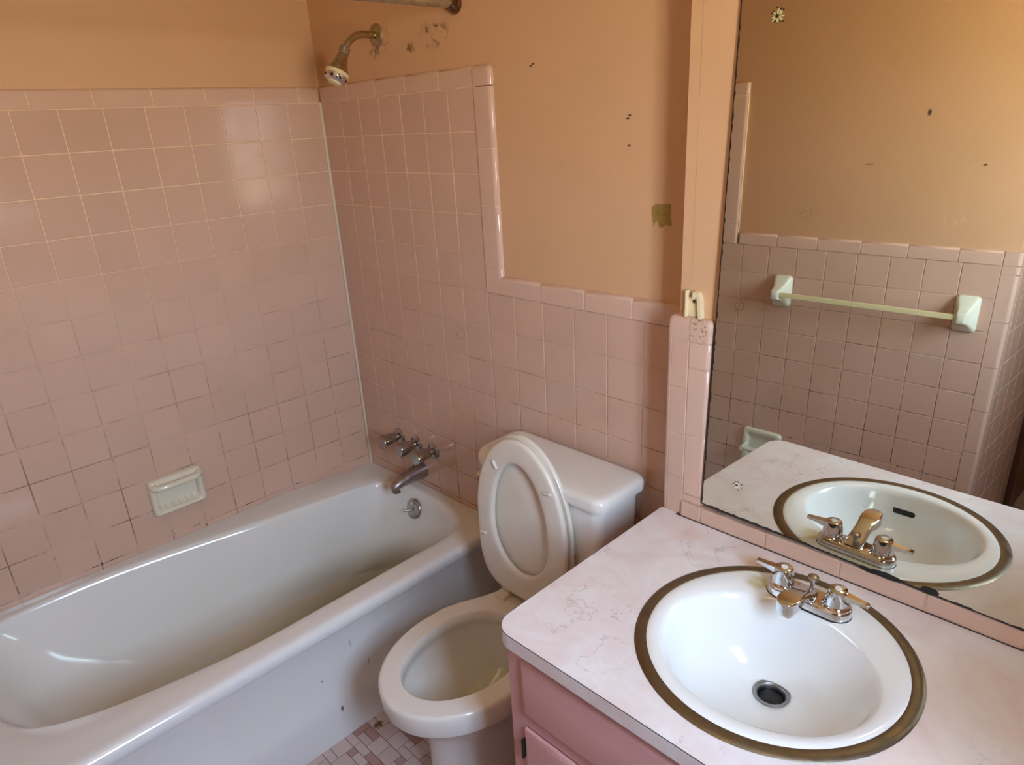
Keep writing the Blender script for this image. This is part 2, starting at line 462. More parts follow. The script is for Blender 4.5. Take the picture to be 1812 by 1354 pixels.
# floor: grout slab and mosaic
floor = wall_obj('floor', [((-0.13, -2.75, -0.12), (2.73, 0.13, -0.0015))], M_floor_grout)
bm = bmesh.new()
u = 0.0254; X0, Y0 = 0.762, -2.60; nx, ny = int((2.60 - X0) / u), int(2.60 / u)
occ = [[False] * ny for _ in range(nx)]; lay = bm.faces.layers.float.new('tint')
rr = random.Random(3)
for i in range(nx):
    for j in range(ny):
        if occ[i][j]: continue
        free = lambda a, b: i + a <= nx and j + b <= ny and all(not occ[i + p][j + q] for p in range(a) for q in range(b))
        x = rr.random()
        if x < 0.38 and free(2, 2): a, b = 2, 2
        elif x < 0.62 and free(2, 1): a, b = 2, 1
        elif x < 0.86 and free(1, 2): a, b = 1, 2
        else: a, b = 1, 1
        for p in range(a):
            for q in range(b): occ[i + p][j + q] = True
        g = 0.0009
        x0, y0, x1, y1 = X0 + i * u + g, Y0 + j * u + g, X0 + (i + a) * u - g, Y0 + (j + b) * u - g
        vs = [bm.verts.new((px_, py_, 0.0)) for px_, py_ in ((x0, y0), (x1, y0), (x1, y1), (x0, y1))]
        vb = [bm.verts.new((v.co.x, v.co.y, -0.0018)) for v in vs]
        tn = 0.1 if (a == 1 and b == 1 and rr.random() < 0.8) or rr.random() < 0.07 else rr.uniform(0.35, 1.0)
        f = bm.faces.new(vs); f[lay] = tn
        for k in range(4):
            f = bm.faces.new((vs[k], vb[k], vb[(k + 1) % 4], vs[(k + 1) % 4])); f[lay] = tn
obj('mosaic_tiles', bm, M_floor, floor, recalc=True, ang=20)

ceiling = wall_obj('ceiling', [((-0.13, -2.75, HC), (2.73, 0.13, HC + 0.1))], M_ceil)

RIMZ = 0.408
# left wall (long tub wall)
wl = wall_obj('wall_left', [((-0.13, -1.61, 0), (-0.010, 0.13, HC))], M_paint)
bm = bmesh.new()
GOR = 0.0
a0 = 0.0143
tile_field(bm, (0, 0, 0), (0, -1, 0), (0, 0, 1), [(r[0], r[1], r[2], r[3]) for r in grid_rects(0.006, 1.449, ZH, 0.38, off=T + a0 - 0.006)], h=GB)
# U x V must face +x: (0,-1,0)x(0,0,1) = (-1,0,0) -> flip below
bmesh.ops.scale(bm, vec=(-1, 1, 1), verts=bm.verts)
obj('wall_tile', bm, M_tile, wl, ang=12)
bm = bmesh.new(); box(bm, (-0.0101, -1.455, 0.34), (-GB + 0.0046, 0.0085, ZH + 0.001)); obj('grout', bm, M_grout, wl)
bm = bmesh.new()
js = [0.004, 0.075] + [0.075 + 0.1535 * k for k in range(1, 10)]
cap_run(bm, (-0.0105, 0, ZH), (0, -1, 0), (0, 0, 1), (1, 0, 0), js, 0.050, h=0.0105)
obj('bullnose_trim', bm, M_trim, wl, ang=40); flush_grout(wl)
bm = bmesh.new()   # caulk bead down the corner
tube(bm, [(0.001, -0.001, RIMZ - .02), (0.001, -0.001, ZH)], [0.0052, 0.0062], 10)
M_caulk = mat('old_caulk', (0.66, 0.56, 0.44), 0.6)[0]
obj('caulk_bead', bm, M_caulk, wl)

# back wall (shower head, toilet)
wb_ = wall_obj('wall_back', [((-0.13, 0.010, 0), (1.70, 0.13, HC))], M_paint_back)
bm = bmesh.new(); b0 = 0.0097
high = grid_rects(0.006, b0 + 7 * T, ZH, ZW, off=T + b0 - 0.006)
low = [r for r in grid_rects(0.006, 1.62, ZW, 0.0, off=T + b0 - 0.006) if not (r[2] < 0.77 and r[3] < 0.36)]
tile_field(bm, (0, 0, 0), (1, 0, 0), (0, 0, 1), high + low, h=GB)
obj('wall_tile', bm, M_tile, wb_, ang=12)
XB = b0 + 7 * T
bm = bmesh.new(); box(bm, (-0.0085, GB - 0.0046, 0.0), (XB + .001, 0.0101, ZH + 0.001)); box(bm, (XB, GB - 0.0046, 0.0), (1.62, 0.0101, ZW + 0.001)); obj('grout', bm, M_grout, wb_)
bm = bmesh.new()
js = [0.004, 0.171, 0.325, 0.478, 0.632, XB]
cap_run(bm, (0, 0.0105, ZH), (1, 0, 0), (0, 0, 1), (0, -1, 0), js, 0.050, h=0.0105)
# vertical trim, from the wainscot cap up to the rounded corner piece
WT = 0.066
js = [ZW, 1.272, 1.443, 1.592, 1.744]
cap_run(bm, (XB, 0.0105, 0), (0, 0, 1), (1, 0, 0), (0, -1, 0), js, WT, h=0.0135, R=0.0128)
# rounded outer corner piece
prof = [(0, 0), (0, 0.0105)] ; lay = bm.faces.layers.float['tint']
def corner_piece(bm, x0, z0, w, hgt, h, R, ysurf=0.0105, rc=0.018):
    def outline(ins):
        P = [(x0 + 0.0009, z0 + 0.0009), (x0 + w - ins, z0 + 0.0009)]
        r = max(rc - ins * 0.6, 0.004)
        for i in range(9):
            a = PI / 2 * i / 8; P.append((x0 + w - ins - r + r * math.cos(a), z0 + hgt - ins - r + r * math.sin(a)))
        P.append((x0 + 0.0009, z0 + hgt - ins)); return P
    loops = [[Vector((p[0], ysurf, p[1])) for p in outline(0)]]
    for i in range(7):
        a = PI / 2 * i / 6
        loops.append([Vector((p[0], ysurf - (h - R) - R * math.sin(a), p[1])) for p in outline(R * (1 - math.cos(a)))])
    loft(bm, loops, False, True)
corner_piece(bm, XB, ZH, WT, 0.050, 0.0135, 0.0128)
# wainscot cap with inside corner piece
js = [XB + 0.0, 0.829, 0.988, 1.143, 1.292, 1.445, 1.60]
cap_run(bm, (0, 0.0105, ZW), (1, 0, 0), (0, 0, 1), (0, -1, 0), js[1:], 0.053, h=0.0135, R=0.0128)
obj('bullnose_trim', bm, M_trim, wb_, ang=40); flush_grout(wb_)

# dry paint patch left bare on the back wall
bm = bmesh.new()
pp = [(1.336, 1.463), (1.345, 1.468), (1.362, 1.4685), (1.384, 1.470), (1.385, 1.444), (1.388, 1.424), (1.379, 1.4215), (1.374, 1.426), (1.366, 1.419), (1.357, 1.417), (1.352, 1.424), (1.349, 1.432), (1.344, 1.428), (1.340, 1.418), (1.338, 1.430), (1.334, 1.447)]
loft(bm, [[(x, 0.0100, z) for x, z in pp], [(x, 0.0094, z) for x, z in pp]], False, True)
M_patch = paint_mat('old_glue_patch', (0.36, 0.25, 0.07), [((1.36, .01, 1.445), (.05, .05, .05), 70, .5, .6, .6, (0.22, 0.14, 0.03))])
obj('glue_patch', bm, M_patch, wb_)

# vanity wall: jogs forward and carries the mirror
XP = 1.476; YV = -0.0830; YT = -0.1015
wv = wall_obj('wall_vanity', [((XP, YV, 0), (2.73, 0.13, HC))], M_paint)
bm = bmesh.new()
ZP = 1.2075
rows = [ZP - T * k for k in range(0, 12)] + [0.0]
tile_field(bm, (0, YT, 0), (1, 0, 0), (0, 0, 1), [(1.468, rows[k + 1], 1.5114, rows[k]) for k in range(11) if rows[k] > 0.5], h=GB)
obj('wall_tile', bm, M_tile, wv, ang=12)
bm = bmesh.new(); box(bm, (1.462, YT + GB - 0.0046, 0.0), (1.556, YV + .0005, ZP + 0.03)); box(bm, (1.462, YT + GB - .0009, 0.0), (1.477, 0.0095, ZP + 0.03)); obj('grout', bm, M_grout, wv)
bm = bmesh.new(); lay = bm.faces.layers.float.new('tint')
# left outside corner bullnose, wraps onto the jog side
for k in range(7):
    z1, z0 = rows[k] - 0.001, rows[k + 1] + 0.001
    P = [(1.456, 0.004)] + [(1.468 - 0.012 * math.cos(a), YT + 0.012 - 0.012 * math.sin(a)) for a in [PI / 2 * i / 8 for i in range(9)]] + [(1.4688, YT + .002), (1.4688, YT + 0.008)]
    P = P + [(1.466, -0.07), (1.466, 0.004)]
    loft(bm, [[Vector((x, y, z)) for x, y in P] for z in (z0, z1)], True, True)
# right column: long bullnose trim toward the mirror
cap_run(bm, (1.5114, YV, 0), (0, 0, 1), (1, 0, 0), (0, -1, 0), [0.826, 0.844, 0.993, 1.149, ZP], 0.050, h=YV - YT, R=0.010)
# two rounded cap pieces on top
def cap_block(bm, x0, x1, z0, z1, yb, yf, R, rl, rr_):
    def outline(ins, y):
        P = [(x0 + (ins if rl else 0), z0), (x1 - (ins if rr_ else 0), z0)]
        r = R
        if rr_: P += [(x1 - ins - r + r * math.cos(a), z1 - ins - r + r * math.sin(a)) for a in [PI / 2 * i / 6 for i in range(7)]]
        else: P += [(x1, z1 - ins)] * 1
        if rl: P += [(x0 + ins + r - r * math.sin(a), z1 - ins - r + r * math.cos(a)) for a in [PI / 2 * i / 6 for i in range(7)]]
        else: P += [(x0, z1 - ins)]
        return [Vector((p[0], y, p[1])) for p in P]
    loops = [outline(0, yb)]
    for i in range(7):
        a = PI / 2 * i / 6; loops.append(outline(R * (1 - math.cos(a)), yf + R - R * math.sin(a)))
    loft(bm, loops, False, True)
cap_block(bm, 1.456, 1.5107, ZP + .001, 1.257, 0.004, YT, 0.012, True, False)
cap_block(bm, 1.5122, 1.562, ZP + .001, 1.257, YV, YT, 0.012, False, True)
obj('bullnose_trim', bm, M_trim, wv, ang=40); flush_grout(wv)
rg0 = random.Random(5); bm = bmesh.new(); A = []; z = 1.325
while z < 2.3:
    x = 1.5005 + rg0.uniform(-.0007, .0007); w = rg0.uniform(.0003, .0009); A.append([Vector((x - w, YV - .0002, z)), Vector((x, YV - .0007, z)), Vector((x + w, YV - .0002, z))]); z += .012
loft(bm, A, closed=False); obj('paint_ridge', bm, paint_mat('cracked_paint_ridge', (0.50, 0.33, 0.20)), wv, ang=80)
# tile course under the mirror (stands on the counter)
ZC = 0.787
bm = bmesh.new(); bm.faces.layers.float.new('tint')
js = [1.5635] + [1.718 + 0.154 * k for k in range(0, 6)] + [2.595]
tile_field(bm, (0, -0.108, 0), (1, 0, 0), (0, 0, 1), [(a, ZC + 0.001, b, 0.8262) for a, b in zip(js[:-1], js[1:])] + [(1.5114, ZC + .001, 1.5625, 0.826)], h=0.016, b=0.0015)
tr = obj('trim_1', bm, M_trim, None, ang=15); tr['kind'] = 'structure'
bm = bmesh.new(); box(bm, (1.512, -0.1068, ZC + .001), (2.594, -0.0925, 0.8255)); obj('grout', bm, M_grout, tr)
bm = bmesh.new(); box(bm, (1.50, -0.1095, ZC + 0.0002), (2.595, -0.095, ZC + 0.0009)); obj('dirty_joint', bm, M_seam, tr)

# front wall (opposite the mirror): slightly out of square, holds towel bar and paper holder
yf = lambda x: -1.476 - 0.0519 * (x - 1.3)
wf = struct_root('wall_front')
bm = bmesh.new()
FU = Vector((-1, 0.0519, 0)).normalized(); FN = Vector((0.0519, 1, 0)).normalized()   # U toward -x so that U x V faces the room
FN = FU.cross(Vector((0, 0, 1)))
F0 = Vector((1.795, yf(1.795), 0))
def fp(x, d=0.0, z=0.0): return Vector((x, yf(x), z)) + FN * d
foot = [Vector((-0.13, -1.460, 0)), Vector((.770, -1.460, 0)), fp(.776, -0.010), fp(1.785, -0.010), fp(1.785, -0.13), Vector((-0.13, -1.60, 0))]
loft(bm, [[Vector((p.x, p.y, z)) for p in foot] for z in (0, HC)], True, True)
o = obj('plaster', bm, M_paint_front, wf)
su = lambda x: (1.795 - x) / 0.99866
bm = bmesh.new()
xf0 = 0.9787; xe = 1.7452   # column line and the edge column
cols = [xf0 + T * k for k in range(-1, 8)]; cols = [c for c in cols if c < xe - .02]
edges = [0.776] + cols + [xe]
rws = [ZW - T * k for k in range(0, 11)] + [0.0]
rects = []
for a, b in zip(edges[:-1], edges[1:]):
    for k in range(11): rects.append((su(b), rws[k + 1], su(a), rws[k]))
tile_field(bm, F0, FU, (0, 0, 1), rects, h=GB)
obj('wall_tile', bm, M_tile, wf, ang=12)
bm = bmesh.new(); tile_field(bm, (0.775, -1.450, 0), (-1, 0, 0), (0, 0, 1), grid_rects(0, 0.775, ZH, 0.38), h=GB); obj('alcove_tile', bm, M_tile, wf, ang=12)
bm = bmesh.new(); box(bm, (-0.0085, -1.4605, 0.36), (0.776, -1.450 - GB + .0046, ZH)); obj('grout', bm, M_grout, wf)
bm = bmesh.new()
for xa, xb, zt in ((0.776, 0.842, ZH), (0.842, 1.785, ZW)):
    q = [fp(xa, -GB + .0046), fp(xb, -GB + .0046), fp(xb, -0.0101), fp(xa, -0.0101)]
    loft(bm, [[Vector((p.x, p.y, z)) for p in q] for z in (0, zt + .001)], True, True)
obj('grout', bm, M_grout, wf)
bm = bmesh.new(); bm.faces.layers.float.new('tint')
js = [su(xe)] + [su(1.594 - 0.154 * k) for k in range(0, 5)] + [su(0.842)]
js = [su(xe), su(1.62), su(1.467), su(1.314), su(1.160), su(1.006), su(0.850)]
cap_run(bm, F0 - FN * 0.0105 + Vector((0, 0, ZW)), FU, (0, 0, 1), FN, js, 0.046, h=0.0125, R=0.012)
cap_run(bm, F0 - FN * 0.0105 + FU * su(XB), (0, 0, 1), -FU, FN, [ZW, 1.272, 1.43, 1.588, 1.744, 1.79], WT, h=0.0135, R=0.0128)
pass
# outside corner trim column (rounded onto the return)
zz = [1.243] + [1.243 - 0.046, 1.1685] + [1.1685 - 0.154 * k for k in range(1, 8)] + [0.0]
for z1, z0 in zip(zz[:-1], zz[1:]):
    Rb = 0.014
    loc = []
    ctr = Vector((1.795 - Rb, yf(1.795 - Rb), 0)) - FN * Rb
    loc.append(fp(xe + 0.001, -0.0104)); loc.append(fp(xe + 0.001, 0.0002))
    for i in range(9):
        a = PI / 2 * i / 8
        loc.append(ctr + FN * Rb * math.cos(a) + Vector((1, 0, 0)) * Rb * math.sin(a))
    loc.append(Vector((1.795, -1.535, 0))); loc.append(Vector((1.7845, -1.535, 0)))
    loft(bm, [[Vector((p.x, p.y, z)) for p in loc] for z in (z0 + 0.0009, z1 - 0.0009)], True, True)
obj('bullnose_trim', bm, M_trim, wf, ang=40); flush_grout(wf)

# return wall beyond the corner, with tile and dark door casing
wr_ = wall_obj('wall_return', [((1.67, -2.62, 0), (1.785, -1.55, HC))], M_paint)
bm = bmesh.new()
rects = [r for r in grid_rects(-2.155, -1.537, ZW, 0.0)]
tile_field(bm, (1.795, 0, 0), (0, 1, 0), (0, 0, 1), rects, h=GB)
obj('wall_tile', bm, M_tile, wr_, ang=12)
bm = bmesh.new(); box(bm, (1.7849, -2.155, 0), (1.795 - GB + .0046, -1.535, ZW + .001)); obj('grout', bm, M_grout, wr_)
bm = bmesh.new(); bm.faces.layers.float.new('tint')
cap_run(bm, (1.7845, 0, ZW), (0, 1, 0), (0, 0, 1), (1, 0, 0), [-2.155, -2.0, -1.846, -1.692, -1.538], 0.046, h=0.0125, R=0.012)
obj('bullnose_trim', bm, M_trim, wr_, ang=40); flush_grout(wr_)

d1 = struct_root('door_1', (1.80, -2.6, 0))
bm = bmesh.new(); box(bm, (1.786, -2.27, 0), (1.815, -2.157, 2.08), .004); obj('casing', bm, M_wood, d1)
bm = bmesh.new(); box(bm, (1.786, -2.61, 0), (1.800, -2.27, 2.03), .003); obj('door_slab', bm, M_wood, d1)

ws_ = wall_obj('wall_south', [((1.67, -2.74, 0), (2.73, -2.62, HC))], M_paint)
W = WINDOW
wr2 = wall_obj('wall_right', [((2.60, -2.62, 0), (2.73, W['y0'], HC)), ((2.60, W['y1'], 0), (2.73, YV, HC)), ((2.60, W['y0'], 0), (2.73, W['y1'], W['z0'])), ((2.60, W['y0'], W['z1']), (2.73, W['y1'], HC))], M_paint)
wi = struct_root('window_1', (2.67, (W['y0'] + W['y1']) / 2, W['z0']))
bm = bmesh.new(); f = 0.03
for a, b in (((2.65, W['y0'], W['z0']), (2.70, W['y0'] + f, W['z1'])), ((2.65, W['y1'] - f, W['z0']), (2.70, W['y1'], W['z1'])),
             ((2.65, W['y0'], W['z0']), (2.70, W['y1'], W['z0'] + f)), ((2.65, W['y0'], W['z1'] - f), (2.70, W['y1'], W['z1']))):
    box(bm, a, b, .002)
obj('window_frame', bm, M_frame, wi)
bm = bmesh.new()
for z in (1.37, 1.585, 1.80): box(bm, (2.66, W['y0'], z - .011), (2.69, W['y1'], z + .011))
box(bm, (2.66, (W['y0'] + W['y1']) / 2 - .008, W['z0']), (2.69, (W['y0'] + W['y1']) / 2 + .008, W['z1']))
obj('muntins', bm, M_frame, wi)
bm = bmesh.new(); box(bm, (2.58, W['y0'] - .03, W['z0'] - .025), (2.65, W['y1'] + .03, W['z0']), .004); obj('window_sill', bm, M_frame, wi)

# ------------------------------------------------------------------ bathtub
tub = thing('bathtub', 'long white enamel bathtub with green-stained floor along the pink tiled wall', 'bathtub', (0.385, -0.70, 0))
YF = -1.440; XO = 0.775
def rimz(x, y):
    d = math.hypot(x, y); s = min(1, d / 0.40); s = s * s * (3 - 2 * s)
    return 0.392 + 0.020 * s
inner = catmull([(0.052, -0.95, 0), (0.082, -0.72, 0), (0.125, -0.50, 0), (0.163, -0.28, 0), (0.185, -0.12, 0), (0.235, -0.058, 0), (0.33, -0.045, 0), (0.46, -0.045, 0), (0.575, -0.055, 0),
                 (0.655, -0.095, 0), (0.688, -0.18, 0), (0.690, -0.35, 0), (0.692, -0.60, 0), (0.690, -0.85, 0), (0.655, -1.09, 0), (0.61, -1.24, 0), (0.545, -1.33, 0), (0.43, -1.378, 0), (0.28, -1.388, 0), (0.14, -1.375, 0), (0.068, -1.31, 0), (0.047, -1.16, 0)], 168)
ctr = Vector((0.38, -0.69, 0))
def ray_rect(p):
    d = p - ctr; best = 9
    for ax, lo_, hi_ in ((0, 0.001, XO - 0.03), (1, YF, -0.001)):
        if abs(d[ax]) > 1e-9:
            for lim in (lo_, hi_):
                t = (lim - ctr[ax]) / d[ax]
                if t > 0: best = min(best, t)
    return ctr + d * best
outer = [ray_rect(p) for p in inner]
for c in ((0.001, -0.001), (XO - 0.03, -0.001), (XO - 0.03, YF), (0.001, YF)):
    k = min(range(len(outer)), key=lambda i: (outer[i] - Vector((c[0], c[1], 0))).length); outer[k] = Vector((c[0], c[1], 0))
floor_c = catmull([(0.17, -0.90, 0), (0.19, -0.50, 0), (0.225, -0.22, 0), (0.30, -0.155, 0), (0.40, -0.145, 0), (0.50, -0.16, 0), (0.565, -0.23, 0), (0.585, -0.50, 0), (0.58, -0.90, 0), (0.52, -1.06, 0), (0.38, -1.11, 0), (0.24, -1.06, 0)], 168)
# align start of floor loop with the inner loop
k = min(range(168), key=lambda i: (floor_c[i] - inner[0]).length); floor_c = floor_c[k:] + floor_c[:k]
if (floor_c[10] - inner[10]).length > (floor_c[-10] - inner[10]).length: floor_c = [floor_c[0]] + floor_c[:0:-1]
loops = [[Vector((p.x, p.y, rimz(p.x, p.y) - 0.03)) for p in outer], [Vector((p.x, p.y, rimz(p.x, p.y))) for p in outer]]
loops.append([Vector((o_.x * .5 + p.x * .5, o_.y * .5 + p.y * .5, rimz(p.x, p.y) + .001)) for p, o_ in zip(inner, outer)])
for off, dz in ((-0.012, 0.001), (-0.004, -0.001), (0.003, -0.006), (0.008, -0.016), (0.012, -0.035)):
    L = []
    for p in inner:
        d = (p - ctr); d.normalize(); L.append(Vector((p.x - d.x * off, p.y - d.y * off, rimz(p.x, p.y) + dz)))
    loops.append(L)
for s, z in ((0.14, 0.33), (0.30, 0.25), (0.47, 0.18), (0.66, 0.128), (0.84, 0.098), (1.02, 0.083)):
    L = []
    for p, q in zip(inner, floor_c):
        d = (p - ctr); d.normalize(); a = Vector((p.x - d.x * .012, p.y - d.y * .012, 0)); b = a.lerp(q, s); L.append(Vector((b.x, b.y, z)))
    loops.append(L)
fc = Vector((0.39, -0.62, 0))
for s, z in ((0.8, 0.074), (0.5, 0.067), (0.2, 0.062)):
    loops.append([Vector((fc.x + (q.x - fc.x) * s, fc.y + (q.y - fc.y) * s, z)) for q in floor_c])
bm = bmesh.new(); loft(bm, loops, False, True); obj('basin', bm, M_tub, tub, ang=60)
# front skirt: rolled rim edge, embossed apron down to the floor
bm = bmesh.new()
prof = [(XO - 0.031, 0.0005)]
prof += [(XO - 0.022 + 0.022 * math.sin(a), -0.022 + 0.022 * math.cos(a)) for a in [PI / 2 * i / 8 for i in range(9)]]
prof += [(XO - 0.001, -0.034), (XO - 0.005, -0.044), (XO - 0.010, -0.052), (XO - 0.012, -0.075), (XO - 0.016, -0.082), (XO - 0.017, -0.2), (XO - 0.017, -0.255), (XO - 0.013, -0.268), (XO - 0.011, -0.30), (XO - 0.0105, -0.405)]
ys = [YF + 0.001 + (-0.002 - YF) * k / 40 for k in range(41)]
lp = []
for y in ys:
    z0 = rimz(XO - .03, y); L = [Vector((x, y, z0 + dz)) for x, dz in prof]; L[-1].z = 0.0
    L += [Vector((XO - 0.06, y, 0.0)), Vector((XO - 0.06, y, z0 - 0.03)), Vector((XO - .031, y, z0 - .03))]
    lp.append(L)
loft(bm, lp, True, True); obj('apron', bm, M_apron, tub, ang=50)
# overflow plate with trip lever
ov = bmesh.new(); oc = Vector((0.372, -0.071, 0.348)); on = Vector((0.0, -1, 0.30)).normalized()
lathe(ov, [(0.0, -.004), (0.037, -.004), (0.038, 0.001), (0.036, 0.005), (0.028, 0.008), (0.020, 0.009), (0.0, 0.0095)], oc, on, 36, False, False)
ovo = obj('overflow_plate', ov, M_dull, tub)
bm = bmesh.new(); tube(bm, [oc + on * .006 + Vector((0, 0, -.004)), oc + on * .020 + Vector((-.006, 0, -.006)), oc + on * .034 + Vector((-.016, 0, -.010))], [.004, .0035, .005], 12); obj('trip_lever', bm, M_dull, ovo)
for dz_ in (.022, -.024):
    bm = bmesh.new(); lathe(bm, [(0.0, .0080), (0.004, .0080), (.004, .0112), (0, .0115)], oc + Vector((0.0, 0, dz_)), on, 12, False, False); obj('screw', bm, M_chrome, ovo)

# ------------------------------------------------------------------ tub spout and valve handles
sp = thing('tub_spout', 'dull grey chrome tub spout low on the tiled wall above the overflow plate', 'tub spout', (0.358, 0, 0.475))
bm = bmesh.new(); loops = []
path = [(0.0, 0.478, .028, .031), (-0.020, 0.478, .028, .031), (-0.050, 0.4765, .0265, .028), (-0.080, 0.4735, .024, .0235), (-0.108, 0.469, .0215, .0195), (-0.128, 0.463, .019, .0165), (-0.139, 0.455, .0165, .015)]
for i, (y, z, rx, rz) in enumerate(path):
    dy = 0; tl = 0 if i < 4 else (i - 3) * 0.22
    loops.append([Vector((0.358 + rx * math.cos(a), y - rz * math.sin(a) * math.sin(tl) , z + rz * math.sin(a) * math.cos(tl))) for a in [2 * PI * k / 28 for k in range(28)]])
loops.append([Vector((0.358 + 0.0165 * math.cos(a), -0.128 + 0.0155 * math.sin(a) * -1, 0.438)) for a in [2 * PI * k / 28 for k in range(28)]])
loft(bm, loops, True, True); obj('spout_body', bm, M_spout, sp, ang=50)
bm = bmesh.new(); lathe(bm, [(0.0135, -.001), (0.0135, .0006)], (0.358, -0.128, 0.438), (0, 0, -1), 20); obj('outlet', bm, M_black, sp)
for (x, lab, rot) in ((0.231, 'leftmost chrome tub valve handle, nearest the tiled corner', 0.2), (0.336, 'middle chrome tub valve handle of the three above the spout', 0.5), (0.435, 'rightmost chrome tub valve handle, nearest the toilet', 0.1)):
    h = thing('tub_valve_handle', lab, 'faucet handle', (x, 0, 0.578), 'three chrome valve handles over the tub')
    bm = bmesh.new(); lathe(bm, [(0.030, 0), (0.030, .003), (0.027, .007), (0.020, .010), (0.013, .0125), (0.0125, .018)], (x, 0, 0.578), (0, -1, 0), 32); obj('flange', bm, M_dull, h)
    bm = bmesh.new(); lathe(bm, [(0.009, 0), (0.009, .020)], (x, -0.016, 0.578), (0, -1, 0), 20); obj('stem', bm, M_chrome, h)
    bm = bmesh.new(); lp = []
    for d, r, am in ((0.022, .012, 0), (0.025, .0185, .02), (0.034, .0205, .08), (0.062, .0240, .13), (0.080, .0248, .13), (0.0845, .0232, .10), (0.086, .015, 0)):
        lp.append([Vector((x + r * (1 + am * math.cos(3 * a)) * math.cos(a + rot), -d, 0.578 + r * (1 + am * math.cos(3 * a)) * math.sin(a + rot))) for a in [2 * PI * k / 48 for k in range(48)]])
    loft(bm, lp, True, True); obj('knob', bm, M_dull, h, ang=50)

# ------------------------------------------------------------------ shower head and rod
sh = thing('wall_shower', 'small chrome shower head on a bent arm, high on the peach wall over the tub', 'shower head', (0.356, 0.010, 1.909))
bm = bmesh.new(); lathe(bm, [(0.031, 0), (0.031, .002), (0.028, .006), (0.018, .010), (0.0125, .011)], (0.356, 0.010, 1.909), (0, -1, 0), 36); obj('flange', bm, M_brass, sh)
p0, p1, p2 = Vector((0.356, 0.006, 1.909)), Vector((0.356, -0.075, 1.912)), Vector((0.356, -0.112, 1.861))
arm = [p0, Vector((0.356, -0.03, 1.910))] + bez((0.356, -0.03, 1.910), (0.356, -0.075, 1.912), (0.356, -0.108, 1.868), 12)[1:]
bm = bmesh.new(); tube(bm, arm, 0.0098, 20); obj('shower_arm', bm, M_brass, sh, ang=50)
ax = Vector((-0.05, -0.46, -0.88)).normalized() * 1.0; hb = Vector((0.356, -0.104, 1.874))
bm = bmesh.new(); lathe(bm, [(0.0132, 0.0000), (0.0162, 0.0012), (0.0162, 0.0187), (0.0132, 0.0211)], hb, ax, 28); obj('collar_nut', bm, M_dull, sh)
bm = bmesh.new(); lathe(bm, [(0.0126, 0.0187), (0.0150, 0.0234), (0.0186, 0.0398), (0.0252, 0.0573), (0.0312, 0.0679), (0.0318, 0.0702)], hb, ax, 36); obj('spray_body', bm, M_brass, sh, ang=50)
bm = bmesh.new(); lathe(bm, [(0.0306, 0.0702), (0.0336, 0.0714), (0.0340, 0.0807), (0.0324, 0.0819)], hb, ax, 36); obj('cream_ring', bm, M_cream, sh)
bm = bmesh.new(); lathe(bm, [(0.0318, 0.0819), (0.0322, 0.0866), (0.0300, 0.0959), (0.0228, 0.1006), (0.0198, 0.1006)], hb, ax, 36); obj('spray_ring', bm, M_chrome, sh, ang=50)
bm = bmesh.new(); lathe(bm, [(0.0192, 0.0983), (0.0186, 0.1041), (0.0132, 0.1065), (0.0000, 0.1067)], hb, ax, 28, True, False); obj('spray_face', bm, M_cream, sh)
bm = bmesh.new(); u_, v_, n_ = frame(ax)
for k in range(8):
    c_ = hb + n_ * 0.0907 + (u_ * math.cos(k * PI / 4) + v_ * math.sin(k * PI / 4)) * 0.0297
    lathe(bm, [(0.0045, 0), (0.004, .002)], c_, (u_ * math.cos(k * PI / 4) + v_ * math.sin(k * PI / 4)) + n_ * .4, 10)
obj('nozzle', bm, M_black, sh)

rd = thing('shower_curtain_rod', 'speckled metal shower curtain rod at the top of the picture with dark round flange', 'curtain rod', (0.715, 0.010, 1.945))
bm = bmesh.new(); tube(bm, [(0.715, 0.004, 1.945), (0.715, -1.455, 1.945)], 0.0135, 24); obj('rod', bm, M_rod, rd, ang=60)
bm = bmesh.new(); lathe(bm, [(0.026, 0), (0.027, .004), (0.024, .012), (0.020, .020), (0.018, .024)], (0.715, 0.010, 1.945), (0, -1, 0), 32); obj('flange', bm, chrome_mat('dark_flange_metal', (0.22, 0.13, 0.08), 0.12), rd)

# ------------------------------------------------------------------ ceramic soap dish on the tub wall
sd = thing('soap_dish', 'cream ceramic soap dish with grab bar on the pink tiled wall over the tub', 'soap dish', (0, -0.738, 0.585))
bm = bmesh.new()
y0, y1, z0, z1, dp = -0.822, -0.654, 0.520, 0.648, 0.030
def rrect(y0, y1, z0, z1, r, x, n=5):
    P = []
    for (cy, cz, a0_) in ((y1 - r, z1 - r, 0), (y0 + r, z1 - r, PI / 2), (y0 + r, z0 + r, PI), (y1 - r, z0 + r, 1.5 * PI)):
        for i in range(n + 1):
            a = a0_ + PI / 2 * i / n; P.append(Vector((x, cy + r * math.cos(a), cz + r * math.sin(a))))
    return P
lp = [rrect(y0, y1, z0, z1, .012, 0.0), rrect(y0, y1, z0, z1, .012, .014), rrect(y0 + .002, y1 - .002, z0 + .002, z1 - .002, .012, .022), rrect(y0 + .008, y1 - .008, z0 + .008, z1 - .008, .010, .027),
      rrect(y0 + .016, y1 - .016, z0 + .014, z1 - .034, .012, .025), rrect(y0 + .019, y1 - .019, z0 + .018, z1 - .038, .014, .018), rrect(y0 + .022, y1 - .022, z0 + .024, z1 - .042, .014, .004), rrect(y0 + .030, y1 - .030, z0 + .030, z1 - .050, .012, .001)]
loft(bm, lp, True, True)
for k in range(5):
    yy = y0 + 0.040 + k * 0.022
    tube(bm, [(0.002, yy, z0 + .030), (0.012, yy, z0 + .019), (0.022, yy, z0 + .017)], .003, 8)
obj('dish_body', bm, M_dish, sd, ang=50)
bm = bmesh.new()
